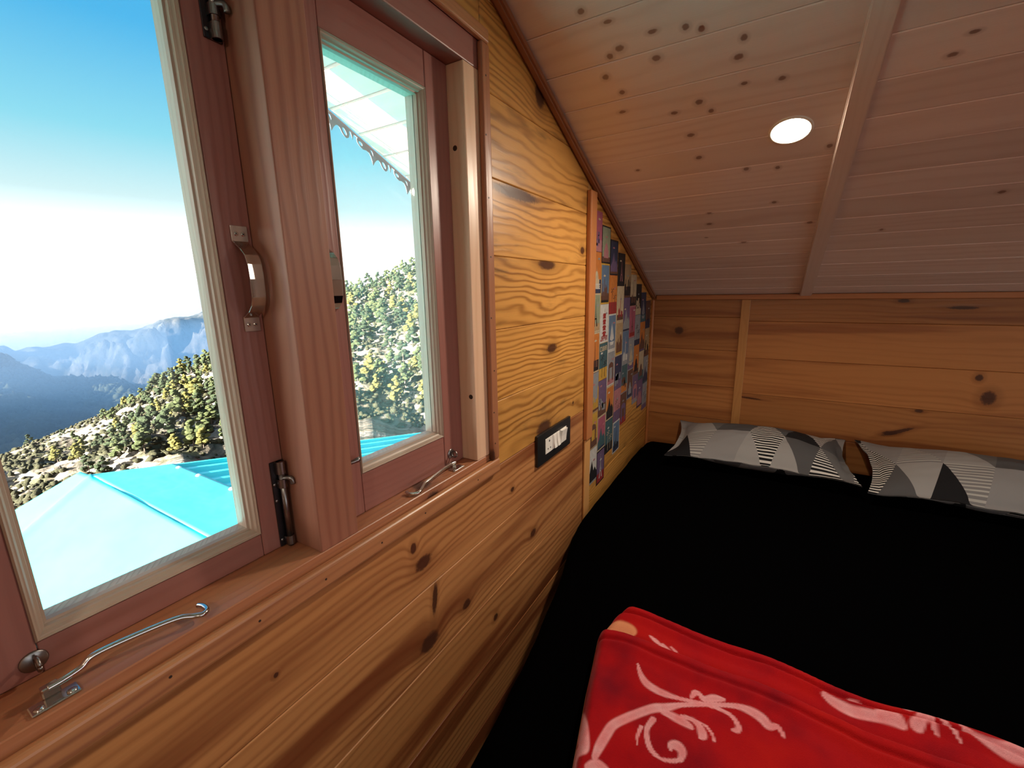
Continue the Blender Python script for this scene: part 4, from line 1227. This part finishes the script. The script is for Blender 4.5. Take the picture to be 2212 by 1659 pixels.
# ------------------------------------------------------------------ hills (azimuth from -x towards +y, elevation in degrees as seen from the window)
E0 = Vector((0.50, -2.17, 1.18))
RID = ([-60, -30, -5, 7.7, 9.45, 11.66, 14.8, 18.25, 20.6, 24.3, 30, 38.7, 41.1, 43.4, 45.7, 47.9, 55, 70, 100], [-19, -18, -16, -13.3, -12.7, -11.9, -11.0, -9.3, -7.8, -6.6, -3.6, 0.2, 1.0, 1.7, 2.6, 3.3, 6, 9, 8])
FAR_ = ([-60, -20, 5, 9.2, 11.5, 14, 15.7, 18.6, 20.2, 21.7, 24.2, 28, 34, 40.5, 42.3, 45, 55, 80], [-6, -7, -6, -4.7, -4.05, -4.2, -3.7, -3.1, -2.25, -2.05, -1.65, -0.8, 0.2, 0.75, 1.6, 2.4, 3.0, 1])
PEAK = ([-60, 10, 15.0, 16.2, 17.4, 18.3, 20, 30, 60], [-6, -5.5, -4.0, -3.35, -3.05, -3.2, -3.9, -5, -5])
HILL2 = ([-60, -20, 0, 5, 9.2, 10.6, 11.8, 13.6, 16.1, 18.4, 22, 30, 60], [-1, -2, -2.5, -3.5, -4.75, -6.0, -7.0, -7.5, -8.0, -9.1, -11, -12, -14])
def direc(az): return Vector((-math.cos(math.radians(az)), math.sin(math.radians(az)), 0))
def hillpt(az, t, spec, d0, d1, e0, rough, seed):
    er = float(np.interp(az, *spec))
    if t <= 1.0:
        d = d0 + (d1 - d0) * t
        zr = math.tan(math.radians(er)) * d1
        zb = math.tan(math.radians(min(e0, er - 4.0))) * d0
        z = zb + (zr - zb) * t
    else:
        d = d1 + (t - 1) * d1 * 0.9
        z = math.tan(math.radians(er)) * d1 - (t - 1) * d1 * 0.45
    p = E0 + direc(az) * d
    q = Vector((p.x, p.y, 0))
    w = 1.0 if t < 1.0 else 0.6
    zz = z + rough * w * (1.0 - 0.84 * float(sst(0.7, 1.0, t))) * (noise.fractal(q * (2.4 / d1 * 4), 0.75, 2.1, 8, noise_basis='PERLIN_ORIGINAL') + 0.0)
    return Vector((p.x, p.y, E0.z + zz))
def hill(name, spec, d0, d1, e0, rough, az0, az1, n, m, mat, label, seed=0.0, tmax=1.25, pre=()):
    P = []
    for i in range(n):
        az = az0 + (az1 - az0) * i / (n - 1)
        row = []
        for (d, z) in pre:
            p = E0 + direc(az) * d
            row.append((p.x, p.y, z))
        for j in range(m):
            row.append(tuple(hillpt(az, tmax * j / (m - 1), spec, d0, d1, e0, rough, seed)))
        P.append(row)
    o = grid_mesh(name, np.array(P), mat)
    tag(o, label, 'hill', kind='structure')
    return o
def earth(name, a, b, c_, green, sc_, terr=0.0, bstr=0.6, bd=1.0):
    t = NT(name)
    ps = t.n('NewGeometry').outputs['Position']
    n1 = t.noise(ps, sc_, 6, 0.6)
    n2 = t.noise(ps, sc_ * 6, 5, 0.65)
    c = t.mix(t.sstep(n2, 0.35, 0.65), a, b)
    c = t.mix(t.sstep(n1, 0.45, 0.62), c, c_)
    h = t.math('ADD', n1, t.math('MULTIPLY', n2, 0.5))
    if terr:
        s3 = t.n('SeparateXYZ'); t.put(s3.inputs[0], ps)
        wv = t.math('ADD', t.math('MULTIPLY', s3.outputs[2], terr), t.math('MULTIPLY', n1, 5.0))
        sw = t.math('FRACT', wv)
        c = t.mix(t.sstep(sw, 0.72, 0.86, 0.0, 0.75), c, tuple(x * 0.30 for x in a))
        h = t.math('ADD', h, t.math('MULTIPLY', sw, 0.6))
    if green:
        c = t.mix(t.sstep(t.noise(ps, sc_ * 2.5, 4, 0.6), 0.52, 0.62, 0, 0.85), c, green)
    t.bsdf(c, 0.95, bump=h, bstr=bstr, bdist=bd, Specular_IOR_Level=0.1)
    return t.m
m_near = earth('dry_terraces', (0.1562, 0.1302, 0.0977), (0.2083, 0.1866, 0.1562), (0.1128, 0.0911, 0.0651), (0.0521, 0.0542, 0.026), 0.03, 0.42, 0.9, 1.2)
m_mid = earth('forest_slope', (0.013, 0.0174, 0.0113), (0.0217, 0.0239, 0.0156), (0.0391, 0.0369, 0.026), (0.0087, 0.013, 0.0087), 0.012, 0, 0.8, 4.0)
m_far = earth('rocky_slope', (0.0825, 0.0738, 0.0629), (0.1562, 0.1432, 0.1215), (0.0477, 0.0456, 0.0369), (0.0347, 0.0369, 0.0239), 0.006, 0, 1.0, 18.0)
near_hill = hill('hillside', RID, 160, 380, -17.0, 7.0, -60, 100, 420, 120, m_near, 'dry terraced hillside outside the window', pre=((3.0, -3.4), (20, -9), (80, -26)))
mid_hill = hill('forest_hill', HILL2, 450, 900, -16, 30, -60, 60, 220, 60, m_mid, 'shaded forested hill across the valley')
far_hill = hill('mountain', FAR_, 1100, 2000, -13, 120, -10, 60, 330, 130, m_far, 'long bare blue mountain beyond the valley')
peak_hill = hill('distant_peak', PEAK, 2600, 3400, -9, 60, -60, 60, 120, 30, m_far, 'faint distant peak behind the mountain')

# pines: four shapes, shared by all copies
def leaf(name, a, b):
    t = NT(name)
    ps = t.n('NewGeometry').outputs['Position']
    r = t.n('ObjectInfo').outputs['Random']
    f = t.math('ADD', t.math('MULTIPLY', t.noise(ps, 1.6, 4, 0.7), 0.7), t.math('MULTIPLY', r, 0.35), clamp=True)
    t.bsdf(t.mix(f, a, b), 0.85, bump=t.noise(ps, 3.0, 4, 0.7), bstr=1.0, bdist=0.5, Specular_IOR_Level=0.15)
    return t.m
LV = [leaf('pine_dark', (0.0154, 0.0251, 0.0126), (0.0433, 0.0577, 0.0251)), leaf('pine_mid', (0.0293, 0.0433, 0.0181), (0.0837, 0.0944, 0.0335)), leaf('pine_yellow', (0.0628, 0.0665, 0.0167), (0.1465, 0.1255, 0.0348))]
bark = plain('bark', (0.10, 0.07, 0.05), 0.95, scale=2)
def tree_mesh(kind, seed):
    r = random.Random(seed)
    bm = bmesh.new()
    H = 1.0
    tube(bm, [(0, 0, 0), (0.01, 0.01, 0.45), (0, 0, 0.85)], [0.022, 0.016, 0.006], 6)
    nb_ = len(bm.faces)
    for k in range(15):
        z = 0.26 + 0.70 * (k / 14) ** 0.9
        w = 0.24 * (1 - (k / 15)) ** 0.6 + 0.05
        a = r.uniform(0, 2 * PI)
        rad = w * r.uniform(0.35, 0.95)
        c = Vector((math.cos(a) * rad, math.sin(a) * rad, z))
        res = bmesh.ops.create_icosphere(bm, subdivisions=2, radius=1.0)
        s = r.uniform(0.07, 0.12) * (1.15 - 0.45 * k / 15)
        for v in res['verts']:
            q = v.co.copy()
            d = 1 + 0.45 * noise.noise(q * 2.3 + Vector((seed * 3.1, k, 0)))
            v.co = c + Vector((q.x * s * 1.25, q.y * s * 1.25, q.z * s * 0.85)) * d
    me = bpy.data.meshes.new('pine_shape')
    bm.faces.ensure_lookup_table()
    for i, f in enumerate(bm.faces): f.material_index = 0 if i < nb_ else 1
    bm.to_mesh(me); bm.free()
    me.materials.append(bark); me.materials.append(LV[kind])
    return me
SHAPES = [(k, tree_mesh(k, k * 10 + q)) for k in range(3) for q in range(2)]
TL = ['dark green pine tree growing on the dry hillside', 'mid green pine tree growing on the dry hillside', 'yellow green pine tree growing on the dry hillside']
TG = ['dark pines on the hillside', 'mid green pines on the hillside', 'yellow green pines on the hillside']
tr = random.Random(11)
cnt = 0
spots = []
def put_tree(az, t, size):
    global cnt
    kind = tr.choices((0, 1, 2), (0.36, 0.44, 0.20))[0] if t < 0.8 else tr.choices((0, 1, 2), (0.62, 0.33, 0.05))[0]
    me = tr.choice([m_ for k_, m_ in SHAPES if k_ == kind])
    p = hillpt(az, t, RID, 160, 380, -17.0, 7.0, 0.0)
    if any((p - q_).length < size * 0.85 for q_ in spots): return
    spots.append(p)
    o = bpy.data.objects.new('pine_tree', me)
    o.location = p - Vector((0, 0, 0.15))
    h = size * tr.uniform(0.75, 1.3)
    o.scale = (h * tr.uniform(0.9, 1.25), h * tr.uniform(0.9, 1.25), h)
    o.rotation_euler = (0, 0, tr.uniform(0, 6.28))
    col.objects.link(o)
    tag(o, TL[kind], 'tree', TG[kind])
    cnt += 1
def dens(az, t):
    return 0.5 + 0.5 * noise.noise(Vector((az * 0.35, t * 5.0, 3.0))) * 1.6
def tmin_vis(az, elev):
    for k in range(60):
        t = k / 60
        p = hillpt(az, t, RID, 160, 380, -17.0, 0.0, 0.0) - E0
        if math.degrees(math.atan2(p.z, math.hypot(p.x, p.y))) > elev: return t
    return 1.0
while cnt < 132:
    az = tr.uniform(37.8, 49.2); t = tr.uniform(tmin_vis(az, -14.5), 1.0)
    if tr.random() < dens(az, t): put_tree(az, t, 9.5 if t < 0.8 else 7.5)
while cnt < 262:
    az = 25.3 - (abs(tr.gauss(0, 1)) * 5.5); 
    if az < 8: continue
    t = tr.uniform(max(0.0, tmin_vis(az, -16.5)), 0.99)
    if tr.random() < dens(az, t) * (1.0 if az > 17 else 0.6): put_tree(az, t, 8.0 if az > 17 else 5.5)
# low scrub, far trees: nobody could count them
def scatter(parent, name, spec, d0, d1, e0, rough, az0, az1, n, size, mat, label, seed, tr0=0.0, tr1=1.0, flat=0.8):
    r = random.Random(seed)
    ico = bmesh.new()
    bmesh.ops.create_icosphere(ico, subdivisions=1, radius=1.0)
    base = np.array([v.co[:] for v in ico.verts]); fc = np.array([[v.index for v in f.verts] for f in ico.faces])
    ico.free()
    V, F = [], []
    g = np.random.default_rng(seed)
    k = 0
    while k < n:
        az, t = r.uniform(az0, az1), r.uniform(tr0, tr1)
        p = hillpt(az, t, spec, d0, d1, e0, rough, 0.0)
        if noise.noise(Vector((p.x, p.y, 0)) * (14 / d1)) + r.uniform(-0.5, 0.5) < 0: continue
        s = size * r.uniform(0.5, 1.5)
        V.append(base * (1 + 0.3 * g.standard_normal((len(base), 1))) * np.array((s, s, s * flat)) + np.array((p.x, p.y, p.z + s * flat * 0.5)))
        F.append(fc + k * len(base))
        k += 1
    me = bpy.data.meshes.new(name)
    me.from_pydata(np.concatenate(V).tolist(), [], np.concatenate(F).tolist())
    me.materials.append(mat)
    me.polygons.foreach_set('use_smooth', [True] * len(me.polygons))
    o = link(name, me, parent)
    o['label'] = label
    o['kind'] = 'stuff'
scatter(near_hill, 'hillside_scrub', RID, 160, 380, -17.0, 7.0, 4, 55, 8000, 0.85, leaf('scrub', (0.026, 0.0282, 0.0139), (0.0564, 0.0521, 0.026)), 'low scrub dotted over the dry terraced hillside', 4)
scatter(mid_hill, 'far_forest', HILL2, 450, 900, -16, 30, 2, 22, 14000, 2.7, leaf('far_leaf', (0.013, 0.0195, 0.013), (0.0369, 0.0434, 0.026)), 'dark tree cover on the shaded forested hill', 9, 0.1, 1.0, 1.1)

# valley haze: two shallow banks of blue air
def haze(name, d, dens, c, label):
    hz = NT(name)
    sv = hz.n('VolumeScatter')
    sv.inputs['Color'].default_value = (*c, 1)
    sv.inputs['Density'].default_value = dens
    sv.inputs['Anisotropy'].default_value = 0.2
    va = hz.n('VolumeAbsorption')
    va.inputs['Color'].default_value = (*c, 1)
    va.inputs['Density'].default_value = dens
    adds = hz.n('AddShader')
    hz.t.links.new(sv.outputs[0], adds.inputs[0])
    hz.t.links.new(va.outputs[0], adds.inputs[1])
    hz.t.links.new(adds.outputs[0], hz.out.inputs['Volume'])
    tag(bx('haze', d, hz.m), label, 'haze', kind='stuff')
haze('near_haze', (-1000, -392, -1500, 2600, -900, -42), 0.0021, (0.06, 0.135, 0.25), 'blue haze in the valley before the forested hill')
haze('far_haze', (-2150, -1001, -1500, 2600, -900, 30), 0.0009, (0.075, 0.145, 0.235), 'thin blue haze hanging before the far mountain')
